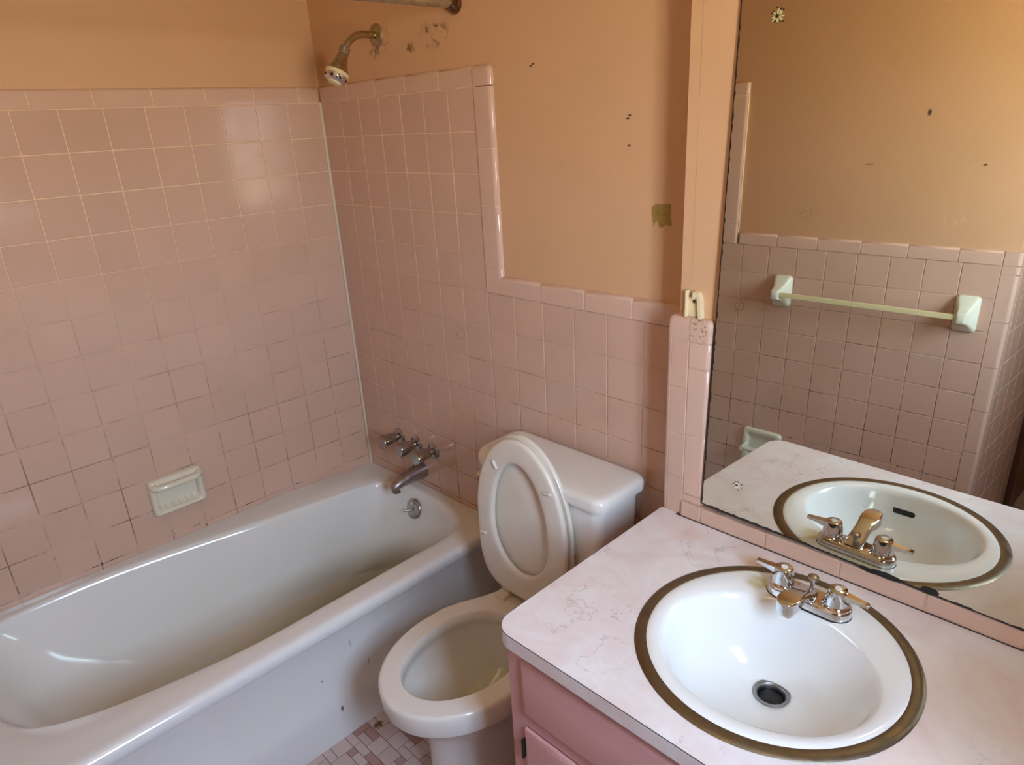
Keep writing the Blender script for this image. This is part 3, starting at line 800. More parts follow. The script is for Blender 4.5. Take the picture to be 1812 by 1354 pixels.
tube(bm, [(0.015, y0 + .012, z1 - .018), (0.034, y0 + .014, z1 - .022), (0.042, y0 + .026, z1 - .024), (0.043, (y0 + y1) / 2, z1 - .024), (0.042, y1 - .026, z1 - .024), (0.034, y1 - .014, z1 - .022), (0.015, y1 - .012, z1 - .018)], [.012, .012, .0105, .010, .0105, .012, .012], 16)
obj('grab_bar', bm, M_dish, sd, ang=60)

# ------------------------------------------------------------------ toilet
XT = 1.118
to = thing('toilet', 'white toilet with elongated open bowl and its seat raised against the tank', 'toilet', (XT, -0.40, 0))
def egg(yf_, yb_, w, z, n=72, yc=None, eb=2.6, ef=2.0, xc=XT):
    yc = yf_ + (yb_ - yf_) * 0.50 if yc is None else yc
    P = []
    for k in range(n):
        a = 2 * PI * k / n; c, s = math.cos(a), math.sin(a)
        if s <= 0: e_, ln = ef, yc - yf_
        else: e_, ln = eb, yb_ - yc
        x = xc + w * math.copysign(abs(c) ** (2 / e_), c); y = yc + ln * math.copysign(abs(s) ** (2 / e_), s)
        P.append(Vector((x, y, z)))
    return P
def deck(P, yb_, w_b):
    """narrows the back part of a loop towards the tank"""
    out = []
    for p in P:
        t = max(0, min(1, (p.y + 0.42) / 0.20)); f = 1 - (1 - w_b) * t * t * (3 - 2 * t)
        out.append(Vector((XT + (p.x - XT) * f, p.y, p.z)))
    return out
bm = bmesh.new()
ZR = 0.392
L = []
L.append(deck(egg(-0.600, -0.10, 0.118, 0.0, yc=-0.38), 0, 1.0))
L.append(deck(egg(-0.602, -0.10, 0.120, 0.03, yc=-0.38), 0, 1.0))
L.append(deck(egg(-0.597, -0.10, 0.114, 0.12, yc=-0.38), 0, 1.0))
L.append(deck(egg(-0.600, -0.09, 0.116, 0.20, yc=-0.39), 0, 1.0))
L.append(deck(egg(-0.625, -0.07, 0.138, 0.260, yc=-0.42), 0, .9))
L.append(deck(egg(-0.662, -0.05, 0.164, 0.292, yc=-0.44), 0, .8))
L.append(deck(egg(-0.684, -0.04, 0.176, 0.312, yc=-0.45), 0, .74))
L.append(deck(egg(-0.688, -0.04, 0.178, 0.322, yc=-0.46), 0, .72))
L.append(deck(egg(-0.690, -0.04, 0.179, 0.326, yc=-0.46), 0, .72))
L.append(deck(egg(-0.700, -0.03, 0.187, 0.3285, yc=-0.46), 0, .70))
L.append(deck(egg(-0.703, -0.03, 0.189, 0.334, yc=-0.46), 0, .70))
L.append(deck(egg(-0.706, -0.03, 0.189, 0.380, yc=-0.46), 0, .70))
L.append(deck(egg(-0.7045, -0.031, 0.1875, 0.3875, yc=-0.46), 0, .70))
L.append(deck(egg(-0.7005, -0.034, 0.1835, 0.3912, yc=-0.46), 0, .70))
L.append(deck(egg(-0.695, -0.038, 0.178, ZR, yc=-0.46), 0, .70))
L.append(egg(-0.650, -0.295, 0.134, ZR, yc=-0.46, eb=2.3))
L.append(egg(-0.648, -0.296, 0.132, ZR - .004, yc=-0.46, eb=2.3))
L.append(egg(-0.645, -0.299, 0.129, ZR - .014, yc=-0.46, eb=2.3))
L.append(egg(-0.647, -0.298, 0.130, ZR - .034, yc=-0.46, eb=2.3))
L.append(egg(-0.654, -0.293, 0.134, ZR - .040, yc=-0.46, eb=2.3))
L.append(egg(-0.648, -0.292, 0.134, ZR - .060, yc=-0.46, eb=2.3))
L.append(egg(-0.620, -0.290, 0.120, 0.285, yc=-0.44))
L.append(egg(-0.570, -0.288, 0.098, 0.235, yc=-0.42))
L.append(egg(-0.500, -0.285, 0.075, 0.195, yc=-0.39))
L.append(egg(-0.450, -0.285, 0.058, 0.165, yc=-0.37))
L.append(egg(-0.420, -0.285, 0.045, 0.135, yc=-0.36))
loft(bm, L, True, True); obj('bowl', bm, M_toilet, to, ang=55)
bm = bmesh.new(); wtr = egg(-0.495, -0.287, 0.074, 0.1945, yc=-0.39)
bm.faces.new([bm.verts.new(p) for p in wtr]); bm.faces.ensure_lookup_table()
M_water, tw, bw = mat('bowl_water', (0.92, 0.92, 0.80), 0.02); bw.inputs['Transmission Weight'].default_value = 1.0; bw.inputs['IOR'].default_value = 1.33
obj('water', bm, M_water, to)
# tank
bm = bmesh.new()
def rbox_loop(x0, x1, y0, y1, r, z, n=6, rl=None):
    P = []; rl = rl or r
    for (cx_, cy_, a0_, r_) in ((x1 - r, y1 - r, 0, r), (x0 + r, y1 - r, PI / 2, r), (x0 + rl, y0 + rl, PI, rl), (x1 - r, y0 + r, 1.5 * PI, r)):
        for i in range(n + 1):
            a = a0_ + PI / 2 * i / n; P.append(Vector((cx_ + r_ * math.cos(a), cy_ + r_ * math.sin(a), z)))
    return P
loft(bm, [rbox_loop(.930, 1.300, -.175, -.022, .03, .392), rbox_loop(.918, 1.315, -.182, -.020, .03, .42), rbox_loop(.908, 1.332, -.190, -.018, .03, .60), rbox_loop(.904, 1.338, -.193, -.018, .03, .768)], True, True)
obj('tank', bm, M_toilet, to, ang=50)
bm = bmesh.new()
a_ = (.888, 1.359, -.210, -.012)
def lid(i, z, r=.034): return rbox_loop(a_[0] + i, a_[1] - i, a_[2] + i, a_[3] - i, r, z, 8, .060)
loft(bm, [lid(.008, .767), lid(.001, .768), lid(0, .774), lid(0, .789), lid(.003, .797), lid(.009, .802), lid(.02, .804), lid(.05, .805, .03)], True, True)
obj('tank_lid', bm, M_toilet, to, ang=50)
bm = bmesh.new(); lathe(bm, [(.013, 0), (.013, .004), (.009, .010), (.008, .018)], (.968, -.191, .735), (0, -1, 0), 20); tube(bm, [(.975, -.209, .732), (.950, -.214, .738), (.926, -.216, .744)], [.006, .0055, .0065], 12)
obj('flush_lever', bm, M_cream, to)
# raised seat and cover: local coords s (from hinge up), x, d (thickness, toward the bowl front)
hy, hz = -0.222, 0.412
tl = math.radians(3.0)
def up(x, s, d):   # s along the seat, d outward toward the viewer
    return Vector((XT - .018 + x, hy + s * math.sin(tl) * 0.35 - d * math.cos(tl), hz + s * math.cos(tl) + d * math.sin(tl) * 0.3))
def seat_loop(s0, s1, w, d, n=80, sc=None, eb=4.6, ef=2.0):
    w = w * .90 if sc is None else w
    s1 = s1 + .020 if sc is None else s1
    sc = s0 + (s1 - s0) * 0.46 if sc is None else sc
    P = []
    for k in range(n):
        a = 2 * PI * k / n; c, s = math.cos(a), math.sin(a)
        if s >= 0: e_, ln = ef, s1 - sc
        else: e_, ln = eb, sc - s0
        x = w * math.copysign(abs(c) ** (2 / e_), c); q = sc + ln * math.copysign(abs(s) ** (2 / e_), s)
        # narrower towards the hinge
        t = max(0, min(1, (0.16 - q) / 0.16)); x *= 1 - 0.11 * t * t
        P.append(up(x, q, d))
    return P
bm = bmesh.new()
# cover lies behind the seat
loft(bm, [seat_loop(.000, .470, .186, -.002), seat_loop(-.002, .474, .189, -.006), seat_loop(-.002, .474, .189, -.012), seat_loop(.002, .468, .184, -.017), seat_loop(.03, .44, .16, -.019)], True, True)
obj('seat_cover', bm, M_seat, to, ang=50)
bm = bmesh.new()
so = lambda i, d: seat_loop(.003 + i, .468 - i, .184 - i, d)
si = lambda i, d: seat_loop(.086 - i, .420 + i, .103 + i, d, sc=.215, eb=2.0)
rows = [so(.004, .0035), so(.000, .007), so(0, .014), so(.003, .0185), so(.008, .020), so(.020, .0205), si(.022, .0215), si(.008, .021), si(.002, .019), si(0, .014), si(0, .007), si(.004, .0035)]
rows.append(rows[0])
loft(bm, rows); obj('seat', bm, M_seat, to, ang=50)
for x, s, ang_ in ((-.078, .398, -55), (.112, .378, 10), (-.140, .165, 5)):
    bm = bmesh.new(); a = math.radians(ang_); dx, ds = math.cos(a) * .010, math.sin(a) * .010
    tube(bm, [up(x - dx * 1.25, s - ds * 1.25, .0205), up(x - dx, s - ds, .0225), up(x + dx, s + ds, .0225), up(x + dx * 1.25, s + ds * 1.25, .0205)], [.003, .0048, .0048, .003], 14)
    obj('bumper', bm, M_seat, to)
for x in (-.072, .072):
    bm = bmesh.new(); box(bm, (XT - .018 + x - .020, -.262, ZR - .001), (XT - .018 + x + .020, -.214, ZR + .012), .004); lathe(bm, [(.009, 0), (.009, .032)], (XT - .034 + x, -.226, ZR + .018), (1, 0, 0), 16)
    obj('hinge', bm, M_seat, to)

# ------------------------------------------------------------------ vanity cabinet
XV0, XV1, YFC = 1.469, 2.595, -0.632
vc = thing('vanity_cabinet', 'pink painted vanity cabinet with panel and doors under the marbled counter', 'cabinet', (2.04, -0.38, 0))
bm = bmesh.new()
yb_ = YT - .001
box(bm, (XV0, -0.612, 0.09), (XV0 + .018, yb_, ZC - .0302)); box(bm, (XV1 - .018, -0.612, 0.09), (XV1, yb_, ZC - .0302))
box(bm, (XV0 + .018, -0.612, 0.09), (XV1 - .018, yb_, 0.108)); box(bm, (XV0 + .018, yb_ - .006, 0.108), (XV1 - .018, yb_, ZC - .0302))
box(bm, (XV0 + .02, -0.56, 0.0), (XV1, yb_, 0.09))
obj('carcass', bm, M_cab, vc)
bm = bmesh.new()   # face frame: stiles and rails
for a, b in (((XV0, 0.09), (XV0 + .040, .7568)), ((1.985, 0.09), (2.025, .7568)), ((XV1 - .04, 0.09), (XV1, .7568)), ((XV0 + .04, .725), (1.985, .7568)), ((XV0 + .04, .556), (1.985, .592)), ((XV0 + .04, 0.09), (1.985, .125)), ((2.025, .725), (XV1 - .04, .7568)), ((2.025, .556), (XV1 - .04, .592)), ((2.025, 0.09), (XV1 - .04, .125))):
    box(bm, (a[0], YFC, a[1]), (b[0], -0.611, b[1]))
obj('face_frame', bm, M_cab, vc)
def panel(name, x0, x1, z0, z1):
    bm = bmesh.new(); yb, yf_ = YFC + .0005, YFC - .011
    L = []
    for ins, y in ((0, yb), (0, yf_ + .007), (.003, yf_ + .003), (.008, yf_ + .0008), (.012, yf_)):
        L.append([Vector(p) for p in ((x0 + ins, y, z0 + ins), (x1 - ins, y, z0 + ins), (x1 - ins, y, z1 - ins), (x0 + ins, y, z1 - ins))])
    loft(bm, L, True, True); return obj(name, bm, M_cab, vc, ang=50)
panel('drawer_front', 1.509, 1.988, .590, .722)
panel('drawer_front', 2.022, 2.556, .590, .722)
for x0, x1, hx in ((1.509, 1.742, 1.509), (1.748, 1.988, 1.988), (2.022, 2.298, 2.022), (2.304, 2.556, 2.580)):
    d = panel('door', x0, x1, .118, .553)
    for z in (.50, .17):
        bm = bmesh.new(); sx = -1 if hx == x0 else 1
        box(bm, (min(hx, hx + sx * .007), YFC - .010, z - .022), (max(hx, hx + sx * .007), YFC - .0006, z + .022), .0015); lathe(bm, [(.003, 0), (.003, .048)], (hx + sx * .003, YFC - .011, z - .024), (0, 0, 1), 10)
        obj('hinge', bm, M_black, d)

# countertop: slab with rounded free corner and a round cut-out
SX, SY = 1.865, -0.373
ct = thing('countertop', 'pink and white marbled laminate countertop around the sink', 'countertop', (2.04, -0.38, ZC))
X0_, Y0_, Y1_, RCn = 1.457, -0.657, YT - .0005, 0.045
outl = [(XV1, Y1_), (X0_, Y1_)] + [(X0_ + RCn - RCn * math.cos(a), Y0_ + RCn - RCn * math.sin(a)) for a in [PI / 2 * i / 10 for i in range(11)]] + [(XV1, Y0_)]
bm = bmesh.new()
hole = [(SX + .2235 * math.cos(2 * PI * k / 96), SY + .2235 * math.sin(2 * PI * k / 96)) for k in range(96)]
for z in (ZC, ZC - .030):
    es = []
    for P in (outl, hole):
        vs = [bm.verts.new((x, y, z)) for x, y in P]
        es += [bm.edges.new((vs[i], vs[(i + 1) % len(vs)])) for i in range(len(vs))]
    bmesh.ops.triangle_fill(bm, edges=es, use_beauty=True)
for P in (outl, hole):
    for i in range(len(P)):
        j = (i + 1) % len(P)
        q = [bm.verts.new((P[i][0], P[i][1], ZC)), bm.verts.new((P[j][0], P[j][1], ZC)), bm.verts.new((P[j][0], P[j][1], ZC - .030)), bm.verts.new((P[i][0], P[i][1], ZC - .030))]
        bm.faces.new(q)
obj('slab', bm, M_lam, ct, ang=30)
bm = bmesh.new()   # laminate edge strip with dark seam line
path = outl[1:]
def offs(P, d):
    out = []
    for i, p in enumerate(P):
        a = Vector(P[max(i - 1, 0)]); b = Vector(P[min(i + 1, len(P) - 1)]); t = (b - a).normalized(); out.append((p[0] + t.y * d, p[1] - t.x * d))
    return out
# orientation: path goes down the left side then along the front; outside is to the right-hand side
def strip(bm, z0, z1, d0, d1):
    A, B = offs(path, -d0), offs(path, -d1)
    loft(bm, [[(A[i][0], A[i][1], z0), (B[i][0], B[i][1], z0), (B[i][0], B[i][1], z1), (A[i][0], A[i][1], z1)] for i in range(len(path))], True, True)
sgn = 1 if offs(path, -0.01)[5][0] < path[5][0] else -1
def strip2(z0, z1, d):
    bm = bmesh.new(); A, B = path, offs(path, -d * sgn)
    loft(bm, [[(A[i][0], A[i][1], z0), (B[i][0], B[i][1], z0), (B[i][0], B[i][1], z1), (A[i][0], A[i][1], z1)] for i in range(len(path))], True, True)
    return bm
obj('edge_strip', strip2(ZC - .0305, ZC - .0016, .0012), M_lam, ct, ang=30)
obj('seam_line', strip2(ZC - .0016, ZC - .0002, .0009), M_seam, ct, ang=30)

# ------------------------------------------------------------------ sink
sk = thing('sink', 'round white drop-in sink with tarnished metal rim in the vanity counter', 'sink', (SX, SY, ZC))
bm = bmesh.new()
prof = [(0.2130, ZC + .0012), (0.2140, ZC + .0032), (0.2180, ZC + .0042), (0.2260, ZC + .0040), (0.2320, ZC + .0028), (0.2350, ZC + .0006), (0.2345, ZC + .0001), (0.2132, ZC + .0001)]
loft(bm, [[Vector((SX + r * math.cos(2 * PI * k / 96), SY + r * math.sin(2 * PI * k / 96), z)) for k in range(96)] for r, z in prof + [prof[0]]])
obj('metal_rim', bm, M_ring, sk, ang=40)
def ell(cx_, cy_, rx, ry, z, n=96): return [Vector((cx_ + rx * math.cos(2 * PI * k / n), cy_ + ry * math.sin(2 * PI * k / n), z)) for k in range(n)]
CXs, CYs = 1.865, -0.400
DX, DY = 1.858, -0.335
bm = bmesh.new()
Ls = [ell(SX, SY, .2165, .2165, ZC + .0008), ell(SX, SY, .2130, .2130, ZC + .0030), ell(SX, SY, .206, .206, ZC + .0045),
      ell(CXs, CYs, .186, .162, ZC + .0030), ell(CXs, CYs, .181, .157, ZC - .0005), ell(CXs, CYs, .176, .152, ZC - .008), ell(CXs, CYs, .170, .146, ZC - .024), ell(CXs, CYs + .001, .162, .139, ZC - .048),
      ell(CXs, CYs + .004, .150, .128, ZC - .076), ell(CXs, CYs + .009, .132, .112, ZC - .100), ell(CXs - .001, CYs + .018, .106, .090, ZC - .119), ell(CXs - .003, CYs + .032, .076, .064, ZC - .130), ell(CXs - .005, CYs + .048, .048, .044, ZC - .1355), ell(DX, DY, .0335, .0335, ZC - .138), ell(DX, DY, .030, .030, ZC - .141), ell(DX, DY, .029, .029, ZC - .165)]
loft(bm, Ls, False, True); obj('basin', bm, M_sink, sk, ang=50)
bm = bmesh.new()
pr_ = [(.0335, -.1375), (.0325, -.1360), (.0285, -.1360), (.0255, -.1385), (.0235, -.146), (.0230, -.158), (.0, -.159)]
lathe(bm, [(r, h) for r, h in pr_], (DX, DY, ZC), (0, 0, 1), 40, False, False)
dr_ = obj('drain', bm, chrome_mat('drain_metal', (0.34, 0.34, 0.34), 0.25, 0.6), sk, ang=40)
bm = bmesh.new(); lathe(bm, [(.0225, -.156), (.022, -.150), (.016, -.1475), (.0, -.1465)], (DX, DY, ZC), (0, 0, 1), 32, True, False); obj('stopper', bm, mat('dark_stopper', (0.03, 0.03, 0.03), 0.4, 0.6)[0], dr_)
# overflow slot on the front wall of the basin
bm = bmesh.new()
nrm = Vector((0.03, 0.96, 0.30)).normalized(); vx = Vector((1, -0.03, 0)).normalized(); vz = nrm.cross(vx) * -1
oc = Vector((1.850, -0.5395, ZC - .040))
L = []
for off, sc in ((-.006, 1), (.0012, 1), (.0016, .9)):
    P = []
    for k in range(24):
        a = 2 * PI * k / 24; cxx = .021 if math.cos(a) >= 0 else -.021
        P.append(oc + vx * (cxx + .0065 * sc * math.cos(a)) + vz * (.0065 * sc * math.sin(a)) + nrm * off)
    L.append(P)
loft(bm, L, True, True); obj('overflow_slot', bm, M_black, sk)

# ------------------------------------------------------------------ faucet
FX, FY = 1.861, -0.2195; ZB = ZC + .0042
fa = thing('faucet', 'chrome two-handle sink faucet on the back ledge of the round sink', 'faucet', (FX, FY, ZB))
def stadium(hx, r, z, n=12, cy=FY):
    P = []
    for k in range(n + 1): a = -PI / 2 + PI * k / n; P.append(Vector((FX + hx + r * math.cos(a), cy + r * math.sin(a), z)))
    for k in range(n + 1): a = PI / 2 + PI * k / n; P.append(Vector((FX - hx + r * math.cos(a), cy + r * math.sin(a), z)))
    return P
bm = bmesh.new(); loft(bm, [stadium(.052, .0275, ZB - .003), stadium(.052, .0275, ZB)], True, True); obj('gasket', bm, M_black, fa)
bm = bmesh.new(); loft(bm, [stadium(.052, .0265, ZB), stadium(.052, .0265, ZB + .003), stadium(.052, .0262, ZB + .012), stadium(.052, .0248, ZB + .0155), stadium(.052, .022, ZB + .0175), stadium(.05, .018, ZB + .018)], True, True); obj('base_plate', bm, M_chrome, fa, ang=40)
for s in (-1, 1):
    hx = FX + s * .0505
    bm = bmesh.new(); lathe(bm, [(.0250, .0165), (.0250, .0185), (.0230, .0205), (.0212, .0225), (.0206, .0250), (.0204, .0290), (.0194, .0370), (.0178, .0450), (.0164, .0515), (.0160, .0530), (.0148, .0538), (.0, .0540)], (hx, FY, ZB), (0, 0, 1), 36, True, False)
    h = obj('handle', bm, M_chrome, fa, ang=40)
    bm = bmesh.new(); lathe(bm, [(.0065, .0536), (.0062, .0548), (.0045, .0550), (.0035, .0543), (.0, .0543)], (hx, FY, ZB), (0, 0, 1), 24, True, False); obj('index_ring', bm, mat('clear_index_cap', (0.75, 0.75, 0.72), 0.15)[0], h)
    bm = bmesh.new(); L = []
    for d, w, z0_, z1_ in ((.008, .0085, .033, .0505), (.018, .0075, .036, .0495), (.034, .0062, .0385, .0480), (.054, .0052, .040, .0470), (.0555, .0042, .0408, .0462)):
        yy = FY + d * 0.05 * s * -0.6
        L.append([Vector((hx + s * d, yy + w, ZB + z0_)), Vector((hx + s * d, yy + w, ZB + z1_)), Vector((hx + s * d, yy - w, ZB + z1_)), Vector((hx + s * d, yy - w, ZB + z0_))])
    loft(bm, L, True, True); bmesh.ops.bevel(bm, geom=bm.edges[:], offset=.0008, segments=1, affect='EDGES'); obj('lever', bm, M_chrome, h, ang=30)
# spout: low tongue rising forward, flat rounded nose
bm = bmesh.new(); L = []
for y, w, zt, zb_, r in ((FY + .016, .014, .021, .016, .003), (FY + .008, .0175, .026, .016, .005), (FY - .010, .0185, .033, .016, .007), (FY - .026, .0165, .041, .021, .007), (FY - .044, .0165, .0475, .029, .006), (FY - .060, .0185, .0515, .030, .004), (FY - .074, .0195, .0535, .030, .003), (FY - .088, .0187, .0545, .030, .003), (FY - .098, .0155, .0545, .030, .003), (FY - .104, .0105, .0543, .0305, .003), (FY - .1065, .0050, .0538, .031, .003)):
    P = []
    for (cx_, cz_, a0_) in ((w - r, zt - r, 0), (-(w - r), zt - r, PI / 2), (-(w - r), zb_ + r, PI), (w - r, zb_ + r, 1.5 * PI)):
        rr2 = min(r, w * .9, (zt - zb_) / 2)
        for i in range(5):
            a = a0_ + PI / 2 * i / 4; P.append(Vector((FX - .004 + cx_ + rr2 * math.cos(a), y, ZB + cz_ + rr2 * math.sin(a))))
    L.append(P)
loft(bm, L, True, True); spt = obj('spout', bm, M_chrome, fa, ang=38)
bm = bmesh.new(); lathe(bm, [(.0115, .019), (.0120, .021), (.0120, .033)], (FX - .004, FY - .084, ZB), (0, 0, 1), 28); obj('aerator', bm, M_chrome, spt, ang=30)
bm = bmesh.new(); lathe(bm, [(.0045, .012), (.0038, .030), (.0042, .040), (.0095, .0440), (.0105, .0465), (.0095, .0495), (.006, .051), (.0, .0515)], (FX, FY + .012, ZB), (0, 0, 1), 24, True, False); obj('lift_knob', bm, M_dull, fa, ang=40)

# ------------------------------------------------------------------ mirror (leans very slightly, flaws in its silvering)
ym = lambda x, z: -(0.106 + -0.0124 * (x - 1.9) * 1.0) * 1.0
def ymir(x, z): return -0.106 - 0.0124 * (x - 1.9) + 0.0163 * (z - 1.0)
mi = thing('mirror', 'large frameless wall mirror over the counter reflecting the towel bar wall', 'mirror', (2.08, -0.10, 0.83))
xl = lambda z: 1.562 + (z - 0.836) * 0.0148
def zb(x): return 0.837 - (x - 1.562) * 0.0145
bm = bmesh.new(); ZMT = 1.885; XMR = 2.585
cs = [(xl(.836), zb(1.562)), (XMR, zb(XMR)), (XMR, ZMT), (xl(ZMT), ZMT)]
f_ = [Vector((x, ymir(x, z), z)) for x, z in cs]
vf = [bm.verts.new(p) for p in f_]; bm.faces.new(vf)
M_mir, tm, bmir = mat('mirror_silver', (0.78, 0.78, 0.68), 0.0, 1.0)
obj('mirror_glass', bm, M_mir, mi)
bm = bmesh.new()
def off_pt(p, d): return Vector((p.x, p.y + d, p.z))
e0, e1 = [off_pt(p, .0004) for p in f_], [off_pt(p, .0045) for p in f_]
loft(bm, [e0, e1], True, True); obj('backing', bm, M_black, mi)
# corroded dark edges: irregular strips on the left and bottom edge
rg = random.Random(11)
def ragged(p, q, inw, n, lo_, hi_, bm):
    A, B = [], []
    for i in range(n + 1):
        t = i / n; b_ = p.lerp(q, t); w = lo_ + (hi_ - lo_) * rg.random() ** 2.5
        pt = b_ + inw * w; A.append(Vector((b_.x, ymir(b_.x, b_.z) - .0003, b_.z))); B.append(Vector((pt.x, ymir(pt.x, pt.z) - .0003, pt.z)))
    loft(bm, [A, B], closed=False)
bm = bmesh.new()
ragged(f_[0], f_[3], Vector((1, 0, 0)), 150, .0018, .0042, bm)
ragged(f_[0], f_[1], Vector((0, 0, 1)), 150, .0022, .0050, bm)
for cx_, cz_, rx, rz in ((1.955, .833, .028, .0055), (2.030, .836, .014, .0065), (1.93, .831, .02, .004)):
    P = [bm.verts.new((cx_ + rx * math.cos(a) * (1 + .12 * rg.random()), ymir(cx_, cz_) - .0006, cz_ + rz * math.sin(a) * (1 + .2 * rg.random()))) for a in [2 * PI * k / 20 for k in range(20)]]
    bm.faces.new(P)
obj('corroded_edge', bm, M_black, mi)
def flower(x, z, r, m_, seed):
    rr3 = random.Random(seed + 40); bm = bmesh.new()
    for k in range(11):
        a = 2 * PI * k / 11 + rr3.uniform(-.2, .2); rad = r * rr3.uniform(.72, 1.12); q = r * rr3.uniform(.07, .16)
        bm.faces.new([bm.verts.new((x + rad * math.cos(a) + q * math.cos(t), ymir(x, z) - .0004, z + rad * math.sin(a) + q * math.sin(t))) for t in [2 * PI * i / 7 for i in range(7)]])
    obj('dark_fleck', bm, M_black, mi)
    rr3 = random.Random(seed); bm = bmesh.new()
    for k in range(13):
        a = 2 * PI * k / 13 + rr3.uniform(-.15, .15); r1 = r * rr3.uniform(.65, 1.0); w = .17
        P = []
        for (rad, da) in ((.22 * r, -w), (r1 * .7, -w), (r1, -w * .4), (r1, w * .4), (r1 * .7, w), (.22 * r, w)):
            xx, zz_ = x + rad * math.cos(a + da), z + rad * math.sin(a + da); P.append(bm.verts.new((xx, ymir(xx, zz_) - .0005, zz_)))
        bm.faces.new(P)
    obj('flaked_silver_spot', bm, m_, mi)
    bm = bmesh.new(); bm.faces.new([bm.verts.new((x - .2 * r + .2 * r * math.cos(2 * PI * k / 14), ymir(x, z) - .0008, z + .22 * r * math.sin(2 * PI * k / 14))) for k in range(14)])
    obj('dark_spot', bm, M_black, mi)
M_flk = mat('flaked_silver', (0.55, 0.58, 0.30), 0.6)[0]
flower(1.647, 1.797, .0125, M_flk, 1)
flower(1.645, 0.912, .0105, mat('flaked_silver_grey', (0.80, 0.76, 0.60), 0.6)[0], 2)

# cream plastic bracket on the painted strip
br = thing('plastic_bracket', 'small broken cream plastic bracket screwed above the tile beside the mirror', 'bracket', (1.513, YV, 1.285))
bm = bmesh.new()
# back plate
bx0, bx1, bz0, bz1 = 1.4945, 1.5340, 1.2575, 1.3130
box(bm, (bx0, YV - .005, bz0), (bx1 - .004, YV - .0002, bz1 - .015), .0008)
box(bm, (bx0, YV - .014, bz0), (bx0 + .004, YV - .0002, bz1), .0008)
P = [(bx0 + .017, bz1 - .016), (bx0 + .018, bz1 - .003), (bx0 + .021, bz1), (bx0 + .030, bz1 - .003), (bx1 - .004, bz1 - .014), (bx1, bz0), (bx1 - .006, bz0), (bx1 - .010, bz1 - .019), (bx0 + .026, bz1 - .010), (bx0 + .0225, bz1 - .016)]
loft(bm, [[Vector((x, YV - .0002, z)) for x, z in P], [Vector((x, YV - .015, z)) for x, z in P]], True, True)
obj('bracket_body', bm, M_cream, br, ang=30)
bm = bmesh.new(); lathe(bm, [(.0034, 0), (.0034, .0015), (.0015, .003)], (1.5115, YV - .005, 1.2905), (0, -1, 0), 14); obj('screw', bm, mat('rusty_screw', (0.10, 0.07, 0.06), 0.5, 0.8)[0], br)
bm = bmesh.new(); lathe(bm, [(.0045, 0), (.0045, .0008)], (1.5065, YV - .0002, 1.3020), (0, -1, 0), 14); obj('screw_hole', bm, M_black, br)

# ------------------------------------------------------------------ towel bar on the front wall
tb = thing('towel_bar', 'pale ceramic-post towel bar with yellowed square rod, seen in the mirror', 'towel bar', (1.36, yf(1.36), 1.03))
def post(xc, zc_, flip):
    bm = bmesh.new()
    # stations out from the wall: rectangular plate sweeping to a small nose
    L = []
    for d, hw, ht, zo in ((0, .036, .060, 0), (.007, .036, .060, 0), (.012, .034, .057, 0), (.022, .029, .046, -.001), (.036, .022, .033, -.003), (.052, .018, .024, -.004), (.066, .0165, .0205, -.004), (.074, .015, .018, -.004), (.078, .010, .012, -.004)):
        c = fp(xc, d); P = []
        r = min(hw, ht) * .35
        for (sx, sz, a0_) in ((1, 1, 0), (-1, 1, PI / 2), (-1, -1, PI), (1, -1, 1.5 * PI)):
            for i in range(5):
                a = a0_ + PI / 2 * i / 4
                P.append(c - FU * (sx * (hw - r) + r * math.cos(a)) + Vector((0, 0, zc_ + zo + sz * (ht - r) + r * math.sin(a))))
        L.append(P)
    loft(bm, L, True, True); obj('post', bm, M_towel, tb, ang=35)
post(1.048, 1.032, 1); post(1.674, 1.032, -1)
bm = bmesh.new()
a, b = fp(1.055, .062, 1.028), fp(1.667, .062, 1.028); hw = .0085
L = [[p + FN * (sx * hw) + Vector((0, 0, sz * hw)) for sx, sz in ((-1, -1), (1, -1), (1, 1), (-1, 1))] for p in (a, b)]
loft(bm, L, True, True); bmesh.ops.bevel(bm, geom=bm.edges[:], offset=.0015, segments=2, affect='EDGES'); obj('bar', bm, M_bar, tb)

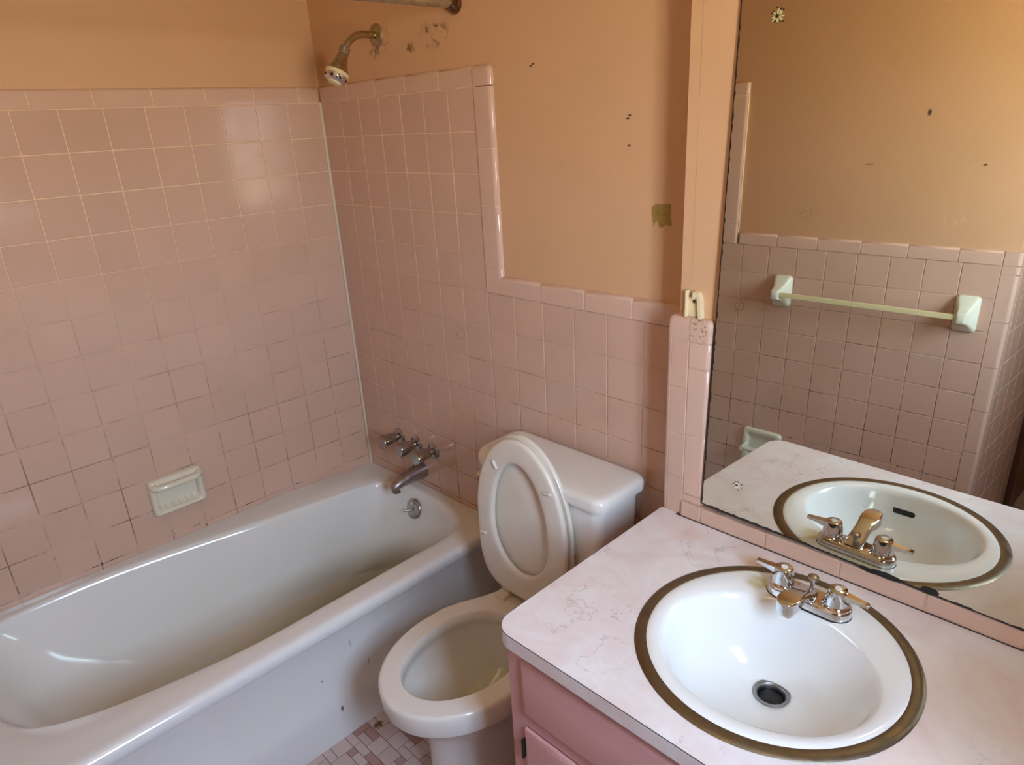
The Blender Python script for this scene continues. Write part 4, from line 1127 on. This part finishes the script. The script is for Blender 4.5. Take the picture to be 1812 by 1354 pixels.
# paper holder set in the front wall
ph = thing('toilet_paper_holder', 'cream ceramic toilet paper holder low on the opposite tile wall, seen in the mirror', 'paper holder', (1.03, yf(1.03), 0.36))
def fr_rect(x0, x1, z0, z1, r, d, n=5):
    P = []
    for (cx_, cz_, a0_) in ((x1 - r, z1 - r, 0), (x0 + r, z1 - r, PI / 2), (x0 + r, z0 + r, PI), (x1 - r, z0 + r, 1.5 * PI)):
        for i in range(n + 1):
            a = a0_ + PI / 2 * i / n; x = cx_ + r * math.cos(a); P.append(fp(x, d, cz_ + r * math.sin(a)))
    return P
bm = bmesh.new(); a1 = (.948, 1.112, .270, .434)
g = lambda i, r, d: fr_rect(a1[0] + i, a1[1] - i, a1[2] + i, a1[3] - i, r, d)
loft(bm, [g(0, .014, .0003), g(0, .014, .010), g(.004, .013, .016), g(.012, .012, .018), g(.020, .010, .015), g(.026, .010, .004), g(.034, .010, .002)], True, True)
for sx in (a1[0] + .018, a1[1] - .018):
    L = []
    for d, r in ((.008, .020), (.03, .016), (.05, .0125), (.060, .010)):
        L.append([fp(sx + (.010 * math.cos(k)), d, .352 + r * math.sin(k)) for k in [2 * PI * i / 20 for i in range(20)]])
    loft(bm, L, True, True)
obj('holder_body', bm, M_towel, ph, ang=40)
bm = bmesh.new(); tube(bm, [fp(a1[0] + .02, .048, .352), fp(a1[1] - .02, .048, .352)], .011, 20); obj('roller', bm, M_towel, ph)

# made-up lamp body, out of view, added to go with the warm fill light
lf = thing('fill_lamp', 'added round frosted ceiling lamp, out of view, for warm fill light', 'ceiling lamp', (1.9, -1.05, HC))
bm = bmesh.new(); lathe(bm, [(.16, 0), (.16, .02), (.15, .03)], (1.9, -1.05, HC), (0, 0, -1), 40); obj('base', bm, M_chrome, lf)
bm = bmesh.new(); lathe(bm, [(.145, .028), (.14, .05), (.11, .075), (.05, .088), (0, .09)], (1.9, -1.05, HC), (0, 0, -1), 40, True, False)
M_gl, tg, bg = mat('fill_lamp_glass', (0.9, 0.85, 0.75), 0.4); bg.inputs['Emission Color'].default_value = (1, .74, .42, 1); bg.inputs['Emission Strength'].default_value = 1.5
obj('shade', bm, M_gl, lf)
